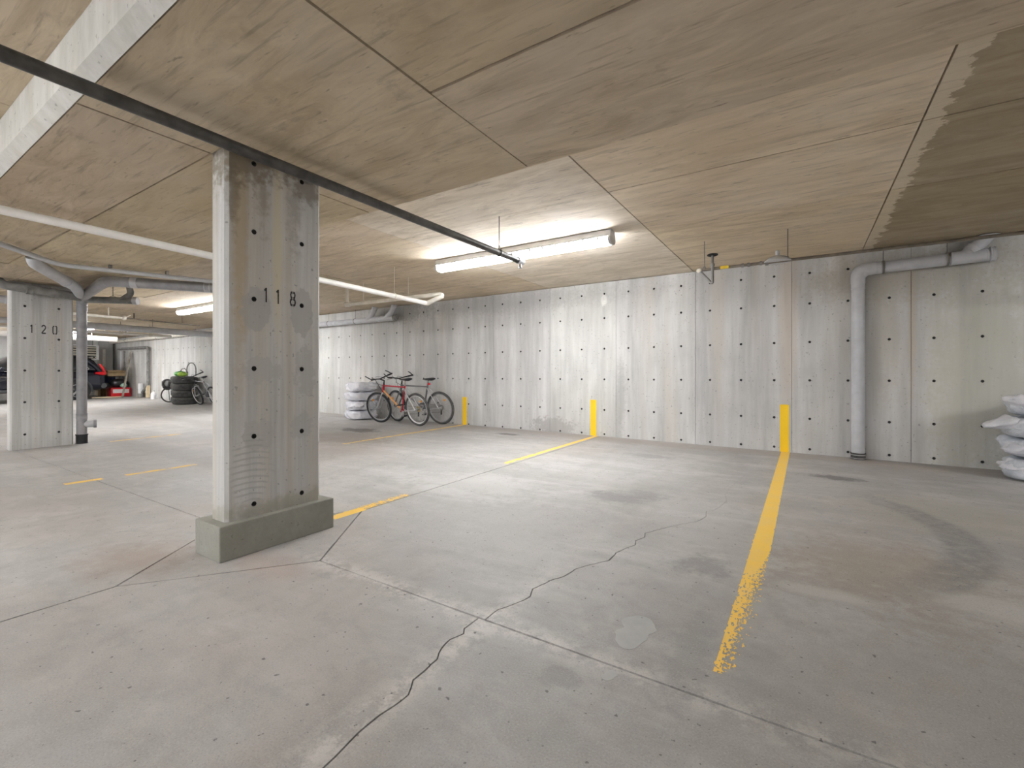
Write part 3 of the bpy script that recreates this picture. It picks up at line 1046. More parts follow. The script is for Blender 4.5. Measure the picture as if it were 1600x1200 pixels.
column('concrete_column', 'near rectangular concrete column stencilled 118, standing on a low base block', -2.75, .17, 1.29, 1.89, 0, CL,
       (1.447, 1.752), [.272, .673, 1.075, 1.487, 1.886, 2.29], '118', 1.478, .088, (1.515, 1.59, 1.69), (-2.99, -2.70, 1.235, 1.955, .2))
column('concrete_column', 'farther concrete column stencilled 120, with a grey drain pipe beside it', -9.15, .17, 1.53, 2.175, 0, CL,
       (1.672, 2.017), [.21, .66, 1.102, 1.554, 2.0], '120', 1.632, .115, (1.735, 1.86, 1.975))

# ------------------------------------------------------------------ stripes painted on the wall
for x, z1, lab in ((-5.735, .60, 'yellow wall stripe beside the bicycles, leftmost of three'), (-2.985, .625, 'yellow wall stripe in the middle of the three'),
                   (-.232, .64, 'yellow wall stripe nearest the vertical wall drain pipe')):
    zb = fz(x, WY)
    mb = MB()
    w = .052
    pts = [(x - w, zb), (x + w, zb), (x + w, z1 - .01), (x + w * .9, z1), (x - w * .9, z1), (x - w, z1 - .01)]
    mb.prism(pts, lambda u, v, d: (u, WY + d, v), -.0042, .004)
    tag(mb.build('wall_stripe', 'yellowwall', smooth=False), lab, 'painted stripe', 'yellow stripes on the back wall')


# ------------------------------------------------------------------ fluorescent lamps
def make_lamp():
    t = thing('fluorescent_lamp', 'x', 'lamp', (0, 0, 0))
    L = 2.46
    h = MB().prism([(-.06, 0), (.06, 0), (.075, -.05), (.078, -.075), (-.078, -.075), (-.075, -.05)], lambda u, v, d: (d, u, v), -L / 2, L / 2)
    h.build('housing', 'housing', t, smooth=False)
    prof = [(.075, -.076), (.079, -.095), (.072, -.125), (.045, -.145), (0, -.15), (-.045, -.145), (-.072, -.125), (-.079, -.095), (-.075, -.076)]
    for s in (-1, 1):
        a, b = (.02, L / 2 - .03) if s > 0 else (-L / 2 + .03, -.02)
        MB().prism(prof, lambda u, v, d: (d, u, v), a, b).build('lens', 'glow', t, smooth=True, angle=50)
    for s in (-1, 1):
        MB().prism([(p[0] * 1.03, p[1] * 1.01) for p in prof], lambda u, v, d: (d, u, v), s * (L / 2 - .03), s * (L / 2)).build('end_cap', 'housing', t, smooth=False)
    MB().prism([(p[0] * 1.03, p[1] * 1.01) for p in prof], lambda u, v, d: (d, u, v), -.02, .02).build('joint_band', 'housing', t, smooth=False)
    c = None
    for s in (-1, 1):
        for i in range(14):
            x = -L / 2 + .14 + i * (L - .28) / 13
            if c is None:
                c = MB().box((0, 0, 0), (.022, .008, .035)).build('clip', 'clip', t, smooth=False)
            else:
                c = c.copy()
                COL.objects.link(c)
                c.parent = t
            c.location = (x, s * .083, -.088)
    return t


lamp0 = make_lamp()
spots = [(-2.95, 4.66, 'lit fluorescent ceiling lamp hanging behind the end of the dark pipe'),
         (-10.95, 4.72, 'lit fluorescent ceiling lamp half hidden behind column 118'),
         (-18.95, 4.75, 'distant lit fluorescent ceiling lamp beyond column 120'),
         (5.0, 4.66, 'fluorescent ceiling lamp past the right end of the view'),
         (-2.95, -2.2, 'fluorescent ceiling lamp over the drive aisle nearest the camera'),
         (-10.95, -2.2, 'fluorescent ceiling lamp over the drive aisle near column 120'),
         (-18.95, -2.2, 'fluorescent ceiling lamp over the far end of the drive aisle'),
         (4.6, -2.2, 'fluorescent ceiling lamp over the right end of the drive aisle'),
         (-23.0, 3.0, 'added out-of-view fluorescent lamp over the nose of the parked car'),  # extra unseen lamp, added to brighten the far end of the wall
         (-6.95, -2.2, 'added out-of-view fluorescent lamp over the drive aisle between column 118 and column 120'),  # extra unseen lamp, added between the others to even out the light
         (-14.95, -2.2, 'added out-of-view fluorescent lamp over the drive aisle beyond column 120'),  # added likewise, out of view, to spread light over ceiling and floor
         (-2.95, -6.6, 'fluorescent ceiling lamp by the opposite wall, second from the right'),
         (-10.95, -6.6, 'fluorescent ceiling lamp by the opposite wall, third from the right'),
         (-18.95, -6.6, 'fluorescent ceiling lamp by the opposite wall, at its far end')]
for i, (x, y, lab) in enumerate(spots):
    o = lamp0 if i == 0 else dup(lamp0)
    o.location = (x, y, CU)
    o['label'] = lab
    o['group'] = 'fluorescent ceiling lamps'

# ------------------------------------------------------------------ pipes
def pipe_thing(name, label, path, r, mat, cat='pipe', fil=0.0, seg=18, group=None):
    p0 = V(path[0])
    t = thing(name, label, cat, p0, group=group)
    P = [V(p) - p0 for p in path]
    if fil:
        P = fillet(P, fil)
    MB().tube(P, r, seg).build('pipe', mat, t)
    return t, p0


def collar(t, p0, a, d, r, ln, mat, name='coupling', rim=.006):
    a, d = V(a) - p0, V(d).normalized()
    mb = MB()
    b = a + d * ln
    mb.tube([a, a + d * .008, a + d * .012, b - d * .012, b - d * .008, b], [r + rim, r + rim, r + rim * .6, r + rim * .6, r + rim, r + rim], 18)
    return mb.build(name, mat, t)


def rod(t, p0, x, y, z0, z1, r=.005, mat='rod', name='hanger_rod'):
    return MB().cyl(V((x, y, z0)) - p0, V((x, y, z1)) - p0, r, 8).build(name, mat, t)


def clevis(t, p0, x, y, z, r, mat='rod', axis='Y'):
    return MB().torus(V((x, y, z)) - p0, r + .004, .005, axis, 20, 6, flat=2.2).build('hanger_ring', mat, t)


# dark sprinkler branch running towards the lamp
t, p0 = pipe_thing('sprinkler_pipe', 'dark steel sprinkler pipe slung under the ceiling, ending in front of the lamp', [(-2.5, -8.5, 2.225), (-2.5, 4.0, 2.225)], .030, 'blackpipe')
MB().tube([V(p) - p0 for p in ((-2.5, 3.99, 2.225), (-2.5, 4.09, 2.225))], [.036, .036], 18).build('elbow_fitting', 'greypvc', t)
MB().cyl(V((-2.5, 4.05, 2.20)) - p0, V((-2.5, 4.05, 2.155)) - p0, .016, 12).build('sprinkler_head', 'steel', t)
MB().lathe([(.004, 0), (.022, 0), (.022, .003), (.004, .003)], 16, V((-2.5, 4.05, 2.15)) - p0).build('deflector', 'steel', t)
rod(t, p0, -2.5, 3.66, 2.25, CU)
clevis(t, p0, -2.5, 3.66, 2.225, .030)
MB().lathe([(.012, 0), (.012, .03), (.006, .04)], 10, V((-2.5, 3.66, 2.262)) - p0).build('rod_nut', 'whiteplastic', t)
for y in (-2.0, -5.5):
    rod(t, p0, -2.5, y, 2.25, CU)
    clevis(t, p0, -2.5, y, 2.225, .030)

# white pipe with the doubled-back elbow
t, p0 = pipe_thing('white_pipe', 'white painted pipe under the ceiling that doubles back near the wall', [(-4.9, -8.3, 2.30), (-4.9, .7, 2.236), (-4.92, 5.2, 2.15)], .034, 'whitepipe')
e0, e1, e2 = V((-4.92, 5.2, 2.15)), V((-4.62, 5.23, 2.235)), V((-6.55, 5.03, 2.245))
MB().tube([p - p0 for p in (e0 - V((0, .03, 0)), e0 + V((.012, .02, 0)), e1 - V((.012, 0, .006)), e1)], .037, 18).build('elbow_fitting', 'creampipe', t)
MB().tube([p - p0 for p in fillet([e1 - V((.02, 0, .01)), e1 + V((.01, .0, .01)), e1 + V((-.05, 0, .03)), e2], .02, 4)], .033, 18).build('return_pipe', 'creampipe', t)
MB().tube([p - p0 for p in (e2 + V((.03, 0, 0)), e2 - V((.06, .01, 0)))], .045, 16).build('tee_fitting', 'creampipe', t)
MB().cyl(e2 - V((.03, 0, 0)) - p0, V((-6.58, 5.03, CU)) - p0, .03, 12).build('riser', 'creampipe', t)
for y, x, z in ((4.55, -4.915, 2.165),):
    rod(t, p0, x, y, z, CU, .004, 'creampipe')
    clevis(t, p0, x, y, z, .034, 'creampipe')
for x in (-5.25, -6.2):
    rod(t, p0, x, 5.15 if x > -6 else 5.06, 2.25, CU, .004, 'creampipe')
for y in (-1.5, -5):
    rod(t, p0, -4.9, y, 2.26, CU, .004, 'creampipe')

# drain stack on the right of the wall
DX, DY, DR_ = .555, WY - .092, .068
t, p0 = pipe_thing('drain_pipe', 'grey plastic drain pipe dropping down the right part of the wall', [(DX, DY, fz(DX, DY)), (DX, DY, 2.335), (1.74, DY, 2.372)], DR_, 'greypvc', fil=.15)
collar(t, p0, (DX, DY, .0), (0, 0, 1), DR_, .075, 'rubberdusty', 'base_coupling', .012)
for z in (.012, .052):
    MB().torus(V((DX, DY, z)) - p0, DR_ + .012, .005, 'Z', 24, 6).build('clamp_band', 'steel', t)
collar(t, p0, (DX, DY, 2.10), (0, 0, 1), DR_, .085, 'greycoup')
MB().tube([p - p0 for p in fillet([V((DX, DY, 2.17)), V((DX, DY, 2.337)), V((DX + .17, DY, 2.341))], .15)], DR_ + .007, 18).build('elbow_fitting', 'greycoup', t)
collar(t, p0, (DX + .165, DY, 2.341), (1, 0, .03), DR_, .06, 'greycoup')
collar(t, p0, (1.395, DY, 2.361), (1, 0, .03), DR_, .30, 'greycoup', 'wye_fitting', .008)
MB().tube([V(p) - p0 for p in ((1.50, DY, 2.365), (1.64, DY - .01, 2.50), (1.70, DY - .02, CU))], DR_ * .93, 18).build('branch_pipe', 'greypvc', t)
collar(t, p0, (1.555, DY, 2.42), (.14, 0, .135), DR_, .06, 'greycoup')
MB().lathe([(.10, 0), (.10, .02), (.07, .03)], 20, V((1.70, DY - .02, CU - .03)) - p0).build('ceiling_collar', 'greycoup', t)
collar(t, p0, (1.715, DY, 2.371), (1, 0, .03), DR_, .045, 'greycoup', 'end_cap', .012)
for x, z in ((.80, 2.345), (1.37, 2.36)):
    clevis(t, p0, x, DY, z, DR_ + .004, 'rod', 'X')
    rod(t, p0, x, DY, z + .07, CU, .005)

# drain run along the wall behind the near column
t, p0 = pipe_thing('drain_pipe', 'grey drain pipe running along the top of the wall above the bagged tires', [(-7.55, WY - .14, 2.30), (-13.6, WY - .14, 2.325)], .062, 'greypvc')
for x in (-7.62, -8.25):
    MB().tube([p - p0 for p in fillet([V((x - .22, WY - .15, 2.31)), V((x - .02, WY - .17, 2.42)), V((x + .06, WY - .17, CU))], .08)], .058, 16).build('branch_pipe', 'greypvc', t)
    collar(t, p0, (x + .05, WY - .17, 2.52), (0, 0, 1), .058, .05, 'greycoup')
collar(t, p0, (-7.60, WY - .14, 2.30), (1, 0, 0), .062, .06, 'dustypipe', 'end_cap', .01)
for x in (-8.05, -9.6, -11.4):
    collar(t, p0, (x, WY - .14, 2.302), (-1, 0, 0), .062, .07, 'greycoup')
for x in (-8.9, -9.9, -12):
    rod(t, p0, x, WY - .14, 2.34, CU, .004)
    clevis(t, p0, x, WY - .14, 2.306, .062, 'rod', 'X')

# sprinkler line near the wall with the test valve
PY, PZ = 5.62, 2.250
t, p0 = pipe_thing('test_valve_pipe', 'thin brown steel pipe along the wall top, ending in a valve and drain loop', [(-1.02, PY, PZ), (7.0, PY, PZ)], .0155, 'brownpipe')
MB().ball(V((-1.03, PY, PZ)) - p0, (.034, .026, .028)).build('tee_fitting', 'creampipe', t)
MB().tube([p - p0 for p in fillet([V((-1.03, PY, PZ)), V((-.90, PY - .02, 2.09)), V((-.885, PY - .02, 2.09)), V((-.885, PY - .02, 2.30))], .02, 4)], .0155, 12).build('drain_loop', 'dustypipe', t)
MB().lathe([(.016, 0), (.024, .0), (.024, .03), (.014, .035), (.014, .12), (.012, .12)], 14, V((-.885, PY - .02, 2.275)) - p0).build('valve_body', 'dustypipe', t)
MB().torus(V((-.885, PY - .02, 2.405)) - p0, .05, .009, 'Z', 22, 8).bar(V((-.935, PY - .02, 2.405)) - p0, V((-.835, PY - .02, 2.405)) - p0, .012, .008).bar(V((-.885, PY - .07, 2.405)) - p0, V((-.885, PY + .03, 2.405)) - p0, .012, .008).build('handwheel', 'blackplastic', t)
MB().cyl(V((-.885, PY - .02, 2.39)) - p0, V((-.885, PY - .02, 2.415)) - p0, .012, 10).build('handwheel_hub', 'blackplastic', t)
MB().box(V((-.76, PY - .02, PZ)) - p0, (.085, .012, .034)).build('yellow_tag', 'tag', t, smooth=False)
for x in (-.52, -.58, -.40):
    MB().tube([V((x - .012, PY, PZ)) - p0, V((x + .012, PY, PZ)) - p0], .022, 12).build('coupling', 'dustypipe', t)
MB().lathe([(.13, 0), (.125, .014), (.085, .045), (.04, .062), (.02, .066), (.02, .12)], 20, V((-.245, PY, PZ - .006)) - p0).build('hanger_bowl', 'greycoup', t)
MB().tube([V((-.36, PY, PZ)) - p0, V((-.33, PY, PZ)) - p0], .03, 12).build('coupling', 'dustypipe', t)
for x, y in ((-.975, PY), (-.152, PY)):
    rod(t, p0, x, y, PZ, CU, .0055)
    MB().lathe([(.014, 0), (.014, .02), (.006, .04)], 8, V((x, y, PZ + .004)) - p0).build('rod_nut', 'dustypipe', t)
for x in (1.6, 4.2):
    rod(t, p0, x, PY, PZ, CU, .0055)

# drain stack and branches by the far column
sx_, sy_ = -9.16, 2.27
t, p0 = pipe_thing('drain_stack', 'grey drain stack with branch pipes beside the column numbered 120', [(sx_, sy_, 0), (sx_, sy_, 2.19)], .062, 'darkpvc')
for o2 in t.children:
    o2.name = 'stack_pipe'
MB().lathe([(.075, 0), (.075, .012), (.068, .016), (.068, .13), (.075, .14), (.075, .15)], 18, V((sx_, sy_, 0)) - p0).build('base_coupling', 'blackplastic', t)
MB().tube([V((sx_, sy_, .30)) - p0, V((sx_ + .06, sy_ + .13, .30)) - p0], .052, 16).build('cleanout_tee', 'greycoup', t)
MB().tube([V((sx_ + .055, sy_ + .12, .30)) - p0, V((sx_ + .065, sy_ + .155, .30)) - p0], .062, 16).build('cleanout_cap', 'darkpvc', t)
for z in (.38, 1.7, 2.0):
    collar(t, p0, (sx_, sy_, z), (0, 0, 1), .062, .08, 'darkpvc')
A = V((sx_, sy_, 2.17))
MB().tube([p - p0 for p in fillet([A - V((0, 0, .05)), A + V((.1, 0, .05)), V((-7.45, 2.07, 2.23)), V((-6.75, 2.95, 2.215)), V((-6.3, 3.5, 2.21))], .16)], .066, 18).build('main_branch', 'darkpvc', t)
for (p, d) in (((-7.28, 2.28, 2.226), (.7, .88, 0)), ((-6.78, 2.92, 2.216), (.7, .86, 0)), ((-6.42, 3.36, 2.211), (.63, .77, 0))):
    collar(t, p0, p, d, .066, .07, 'greycoup')
collar(t, p0, (-6.30, 3.5, 2.21), (.6, .8, 0), .066, .04, 'greycoup', 'end_cap', .01)
MB().tube([p - p0 for p in fillet([V((-6.72, 2.98, 2.23)), V((-6.60, 3.13, 2.40)), V((-6.58, 3.16, CU))], .08)], .055, 16).build('branch_pipe', 'dustypipe', t)
MB().tube([p - p0 for p in fillet([A, V((-9.06, 2.3, 2.17)), V((-8.62, 2.74, 2.17))], .05)], .05, 16).build('cleanout_branch', 'dustypipe', t)
MB().tube([V((-8.63, 2.73, 2.17)) - p0, V((-8.59, 2.77, 2.17)) - p0], [.058, .058], 16).build('cleanout_cap', 'greycoup', t)
MB().tube([p - p0 for p in fillet([V((-8.74, 2.62, 2.18)), V((-8.62, 2.70, 2.27)), V((-8.60, 2.62, CU))], .05)], .042, 14).build('branch_pipe', 'dustypipe', t)
clevis(t, p0, -8.82, 2.54, 2.18, .05, 'rod', 'X')
rod(t, p0, -8.82, 2.54, 2.23, CU, .005)
# over the column face to the left, rising into the slab
MB().tube([p - p0 for p in fillet([A + V((.06, 0, .02)), V((-9.02, 2.1, 2.20)), V((-9.02, 1.60, 2.235)), V((-9.02, 1.44, 2.245)), V((-9.03, 1.38, CL))], .07)], .058, 16).build('header_pipe', 'dustypipe', t)
for y in (1.72, 1.95):
    collar(t, p0, (-9.02, y, 2.214), (0, -1, .06), .058, .06, 'dustypipe')
MB().tube([p - p0 for p in fillet([A + V((.1, -.04, .06)), V((-8.0, 1.92, 2.19)), V((-7.35, 1.55, 2.225)), V((-7.14, 1.38, 2.27)), V((-7.10, 1.36, CL))], .12)], .062, 18).build('side_branch', 'greypvc', t)
collar(t, p0, (-7.72, 1.76, 2.206), (-.83, .46, -.03), .062, .09, 'greycoup')

t, p0 = pipe_thing('thin_pipe', 'thin pale grey pipe beside the drain branches near column 120', [(-6.2, -6, 2.29), (-6.30, .9, 2.285), (-6.95, 1.50, 2.27), (-6.98, 1.62, 2.27), (-6.55, 2.85, 2.265), (-6.1, 3.9, 2.26)], .026, 'greycoup', fil=.08)
for x, y in ((-6.86, 1.95), (-6.68, 2.45)):
    MB().box(V((x, y, CL - .02)) - p0, (.03, .03, .05)).build('pipe_clip', 'rod', t, smooth=False)
MB().tube([V((-6.1, 3.88, 2.26)) - p0, V((-6.1, 3.95, 2.26)) - p0, ], .03, 12).build('end_cap', 'greycoup', t)
rod(t, p0, -6.2, 3.7, 2.27, CU, .005)
t, p0 = pipe_thing('grey_header', 'grey pipe crossing low under the ceiling behind column 120', [(-10.6, -6.5, 2.26), (-10.6, 1.75, 2.23)], .06, 'greypvc')
for y in (-4.2, .2, 1.5):
    rod(t, p0, -10.6, y, 2.25, CU if (y < BY0 or y > BY1) else CL, .005)
collar(t, p0, (-10.6, 1.72, 2.23), (0, 1, 0), .06, .06, 'greycoup', 'end_cap', .01)

# distant overhead pipes
t, p0 = pipe_thing('cream_pipe', 'distant cream pipe hung on a rod beyond column 120', [(-13.3, -3, 2.37), (-13.3, 4.0, 2.365)], .03, 'creampipe')
rod(t, p0, -13.3, 3.75, 2.38, CU, .012, 'creampipe')
MB().ball(V((-13.3, 4.03, 2.365)) - p0, .055).build('valve_body', 'creampipe', t)
MB().bar(V((-13.3, 4.03, 2.36)) - p0, V((-13.3, 4.15, 2.44)) - p0, .03, .02).build('valve_lever', 'creampipe', t)
MB().tube([p - p0 for p in (V((-13.3, 4.05, 2.365)), V((-13.3, 4.16, 2.365)), V((-13.3, 5.6, 2.33)))], .018, 10).build('outlet_pipe', 'brownpipe', t)
MB().cyl(V((-13.3, 4.22, 2.37)) - p0, V((-13.3, 4.22, 2.50)) - p0, .02, 8).build('gauge_stem', 'brownpipe', t)
rod(t, p0, -13.3, 5.2, 2.34, CU, .006)
t, p0 = pipe_thing('grey_header', 'long distant grey pipe crossing towards the wall beyond column 120', [(-15.1, -6.5, 2.33), (-15.1, 7.0, 2.27)], .085, 'greypvc')
for y in (-2, 3.0, 5.2):
    rod(t, p0, -15.1, y, 2.36, CU, .006)
t, p0 = pipe_thing('white_pipe', 'distant white pipe with couplings just below the far grey header', [(-16.6, -5, 2.29), (-16.6, 6.2, 2.24)], .04, 'whitepipe')
for y in (4.1, 4.9, 5.6):
    MB().tube([V((-16.6, y, 2.246)) - p0, V((-16.6, y + .1, 2.245)) - p0], .055, 12).build('coupling', 'creampipe', t)
    rod(t, p0, -16.6, y + .05, 2.25, CU, .006)
t, p0 = pipe_thing('white_pipe', 'thick distant white pipe above the parked car', [(-19.6, -2, 2.27), (-19.6, 5.75, 2.25)], .085, 'whitepipe')
for y in (4.9, 5.1):
    rod(t, p0, -19.6, y, 2.3, CU, .012, 'whitepipe')
MB().tube([V((-19.6, 4.6, 2.252)) - p0, V((-19.6, 4.85, 2.251)) - p0], .105, 14).build('coupling', 'whitepipe', t)
t, p0 = pipe_thing('wall_pipe', 'pale pipe running along the top of the far wall above the tire stacks', [(-24.8, WY - .14, 2.42), (-13.9, WY - .14, 2.43)], .06, 'creampipe')
for x in (-23, -20, -17, -15):
    clevis(t, p0, x, WY - .14, 2.423, .06, 'rod', 'X')
    rod(t, p0, x, WY - .14, 2.47, CU, .005)
# white frame hanging beneath the lamps far off
t = thing('cable_bracket', 'small white rectangular bracket hung from the far ceiling', 'bracket', (-17.6, 5.2, 2.40))
for a, b in (((-.0, -.32, -.11), (0, .22, -.11)), ((0, -.32, .07), (0, .22, .09)), ((0, -.32, -.11), (0, -.32, .07)), ((0, .22, -.11), (0, .22, .10))):
    MB().bar(a, b, .03, .035, (1, 0, 0)).build('rail', 'whiteplastic', t, smooth=False)
for k in range(3):
    MB().cyl((0, .02 + k * .08, -.1), (0, .02 + k * .08, .08), .012, 8).build('rung', 'dustypipe', t)
for y in (-.3, .2):
    MB().cyl((0, y, .07), (0, y, CU - 2.40), .008, 8).build('hanger_rod', 'rod', t)
# drain on the far wall
fx = -20.95
t, p0 = pipe_thing('drain_pipe', 'grey drain pipe framing the far wall beyond the tires, with a slanted foot', [(-23.9, WY - .1, 2.13), (fx, WY - .1, 2.10), (fx, WY - .1, .66), (-21.55, WY - .12, .30)], .05, 'dustypipe', fil=.14)
MB().cyl(V((-21.5, WY - .14, fz(-21.5, WY))) - p0, V((-21.5, WY - .14, .72)) - p0, .085, 14).build('cleanout', 'whiteplastic', t)
MB().cyl(V((-21.5, WY - .14, fz(-21.5, WY))) - p0, V((-21.5, WY - .14, .34)) - p0, .10, 14).build('base_coupling', 'dustypipe', t)
MB().box(V((fx - .06, WY - .08, .42)) - p0, (.14, .1, .46)).build('post_wrap', 'cardpale', t, smooth=False)['label'] = 'faded yellow guard at the pipe foot'


# ------------------------------------------------------------------ bicycles
def bicycle(label, loc, heading, lean, steer, cols, wr=.325, wb=1.06):
    """local: +x forward, z up, origin on the ground midway between the wheels"""
    t = thing('bicycle', label, 'bicycle', loc, (0, 0, 0), 'bicycles against the wall')
    t.rotation_euler = (M.Rotation(heading, 3, 'Z') @ M.Rotation(lean, 3, 'X')).to_euler()
    rear, front = V((-wb / 2, 0, wr)), V((wb / 2, 0, wr))
    dx = (wb - 1.06) / 2
    bb = V((-.10 - dx, 0, wr - .04))
    st = V((-.25 - dx, 0, .76))
    ht, hb = V((.30 + dx, 0, .80)), V((.345 + dx, 0, .66))
    ax = (ht - hb).normalized()
    Rs = M.Rotation(steer, 3, ax)

    def sp(p):
        return Rs @ (V(p) - hb) + hb

    f = MB()
    f.tube([bb, hb + (ht - hb) * .2], .019, 12)
    f.build('down_tube', cols['down'], t)
    MB().tube([st, ht - ax * .02], .016, 12).build('top_tube', cols['top'], t)
    MB().tube([bb, st + (st - bb).normalized() * .03], .017, 12).build('seat_tube', cols['seat'], t)
    MB().tube([hb - ax * .01, ht + ax * .01], .024, 12).build('head_tube', cols['head'], t)
    for s in (-1, 1):
        MB().tube(fillet([bb + V((0, s * .025, 0)), bb + V((-.08, s * .055, 0)), rear + V((0, s * .065, 0))], .05), .010, 10).build('chain_stay', cols['stay'], t)
        MB().tube(fillet([st + V((0, s * .02, -.02)), st + V((-.06, s * .05, -.09)), rear + V((0, s * .065, 0))], .05), .009, 10).build('seat_stay', cols['stay'], t)
    MB().cyl(bb + V((0, -.04, 0)), bb + V((0, .04, 0)), .025, 14).build('bottom_bracket', cols['seat'], t)
    fk = MB()
    for s in (-1, 1):
        fk.tube([sp(p) for p in fillet([hb + V((0, s * .02, -.02)), hb + V((.01, s * .06, -.06)), front + V((0, s * .06, 0))], .04)], .013, 10)
    fk.tube([sp(hb + V((0, -.065, -.045))), sp(hb + V((0, .065, -.045)))], .014, 10)
    fk.build('fork', cols['fork'], t)
    # cockpit
    sh = ht + ax * .09
    fw = V((.10, 0, .035))
    MB().tube([sp(ht), sp(sh), sp(sh + fw)], .016, 12).build('stem', 'blackplastic', t)
    c = sh + fw
    hbv = MB().tube([sp(p) for p in fillet([c + V((-.06, -.30, .05)), c + V((-.01, -.10, .02)), c, c + V((-.01, .10, .02)), c + V((-.06, .30, .05))], .06)], .0125, 10)
    hb_o = hbv.build('handlebar', cols['bar'], t)
    for s in (-1, 1):
        MB().tube([sp(c + V((-.036, s * .20, .036))), sp(c + V((-.062, s * .31, .051)))], .018, 12).build('grip', 'blackplastic', hb_o)
        MB().tube([sp(p) for p in fillet([c + V((-.02, s * .15, .03)), c + V((.05, s * .17, .01)), c + V((.035, s * .27, .0))], .03)], .007, 8).build('brake_lever', 'chrome', hb_o)
        MB().tube([sp(p) for p in fillet([c + V((-.05, s * .30, .05)), c + V((.02, s * .31, .09)), c + V((.09, s * .30, .12))], .04)], .011, 8).build('bar_end', cols['bar'], hb_o)
    MB().tube([sp(p) for p in [c + V((.05, .16, .01)), c + V((.13, .08, .06)), c + V((.12, .0, -.03))]] + [hb + V((.03, 0, .0))], .004, 6).build('brake_cable', 'blackplastic', t)
    MB().tube([sp(p) for p in [c + V((.05, -.16, .01)), c + V((.15, -.06, .04)), c + V((.1, .02, -.08))]] + [ht + V((-.05, .02, -.03))], .004, 6).build('brake_cable', 'blackplastic', t)
    # seat
    up = (st - bb).normalized()
    sp_top = st + up * .13
    MB().tube([st, sp_top], .0135, 10).build('seat_post', cols['post'], t)
    sd = MB()
    prof = [(-.13, .075, .02), (-.10, .085, .03), (-.03, .06, .025), (.05, .03, .018), (.12, .022, .012), (.145, .012, .002)]
    vs, fs = [], []
    for (x, w, h) in prof:
        for k in range(10):
            a = 2 * pi * k / 10
            vs.append(sp_top + V((x, w * cos(a), .03 + h * sin(a))))
    for i in range(len(prof) - 1):
        for k in range(10):
            fs.append((i * 10 + k, i * 10 + (k + 1) % 10, (i + 1) * 10 + (k + 1) % 10, (i + 1) * 10 + k))
    fs += [tuple(range(10)), tuple(range(50, 60))]
    sd.add(vs, fs).build('saddle', 'blackplastic', t)
    MB().tube([sp_top + V((-.08, .02, .01)), sp_top + V((.08, .02, .008))], .004, 6).tube([sp_top + V((-.08, -.02, .01)), sp_top + V((.08, -.02, .008))], .004, 6).build('saddle_rails', 'chrome', t)
    # drivetrain
    ch = MB()
    ch.torus(bb + V((0, -.055, 0)), .088, .006, 'Y', 32, 6, flat=.5)
    for k in range(5):
        a = 2 * pi * k / 5 + .3
        ch.bar(bb + V((0, -.055, 0)), bb + V((.085 * cos(a), -.055, .085 * sin(a))), .014, .005, (0, 1, 0))
    ch.build('chainring', 'steel', t)
    for s, a in ((-1, -1.0), (1, -1.0 + pi)):
        e = bb + V((.17 * cos(a), s * .075, .17 * sin(a)))
        MB().bar(bb + V((0, s * .065, 0)), e, .022, .014, (0, 1, 0)).build('crank_arm', 'steel', t)
        MB().box(e + V((0, s * .05, 0)), (.09, .085, .022)).build('pedal', 'blackplastic', t, smooth=False)
    MB().tube([bb + V((.02, -.055, .09)), rear + V((0, -.045, .04))], .005, 6).tube([bb + V((.02, -.055, -.085)), rear + V((.04, -.045, -.10)), rear + V((.0, -.045, -.04))], .005, 6).build('chain', 'rod', t)
    cs = MB()
    cs.lathe([(.018, -.012), (.058, -.012), (.058, -.009), (.045, -.004), (.045, .0), (.034, .004), (.034, .010), (.018, .012)], 24, rear + V((0, -.042, 0)), M.Rotation(R(90), 3, 'X'))
    cs.build('cassette', cols['cass'], t)
    MB().bar(rear + V((.02, -.05, -.03)), rear + V((.04, -.05, -.15)), .02, .02, (0, 1, 0)).build('derailleur', 'blackplastic', t)
    if 'refl' in cols:
        MB().box(st + up * .06 + V((-.03, 0, 0)), (.02, .06, .04)).build('reflector', cols['refl'], t, smooth=False)
    # wheels
    for (c0, isf) in ((rear, False), (front, True)):
        g2 = (lambda p: sp(p)) if isf else (lambda p: V(p))

        def xf(mb):
            mb.v = [tuple(g2(V(p))) for p in mb.v]
            return mb
        wv = xf(MB().torus(c0, wr - .024, .024, 'Y', 48, 10)).build('wheel', cols['tire_f' if isf else 'tire_r'], t)
        xf(MB().torus(c0, wr - .052, .013, 'Y', 48, 8)).build('rim', cols['rim_f' if isf else 'rim_r'], wv)
        spk = MB()
        for k in range(28):
            a = 2 * pi * k / 28
            s = 1 if k % 2 else -1
            b2 = a + (.5 if (k // 2) % 2 else -.5)
            spk.tube([c0 + V((.022 * cos(b2), s * .028, .022 * sin(b2))), c0 + V(((wr - .06) * cos(a), 0, (wr - .06) * sin(a)))], .0016, 4, cap=False)
        xf(spk).build('spokes', 'chrome', wv)
        xf(MB().cyl(c0 + V((0, -.05, 0)), c0 + V((0, .05, 0)), .018, 12).cyl(c0 + V((0, -.032, 0)), c0 + V((0, -.026, 0)), .028, 14).cyl(c0 + V((0, .026, 0)), c0 + V((0, .032, 0)), .028, 14)).build('hub', 'steel', wv)
        a = .9 if isf else 2.2
        xf(MB().box(c0 + V((.2 * cos(a), 0, .2 * sin(a))), (.05, .012, .03))).build('wheel_reflector', 'orange', wv, smooth=False)
    return t


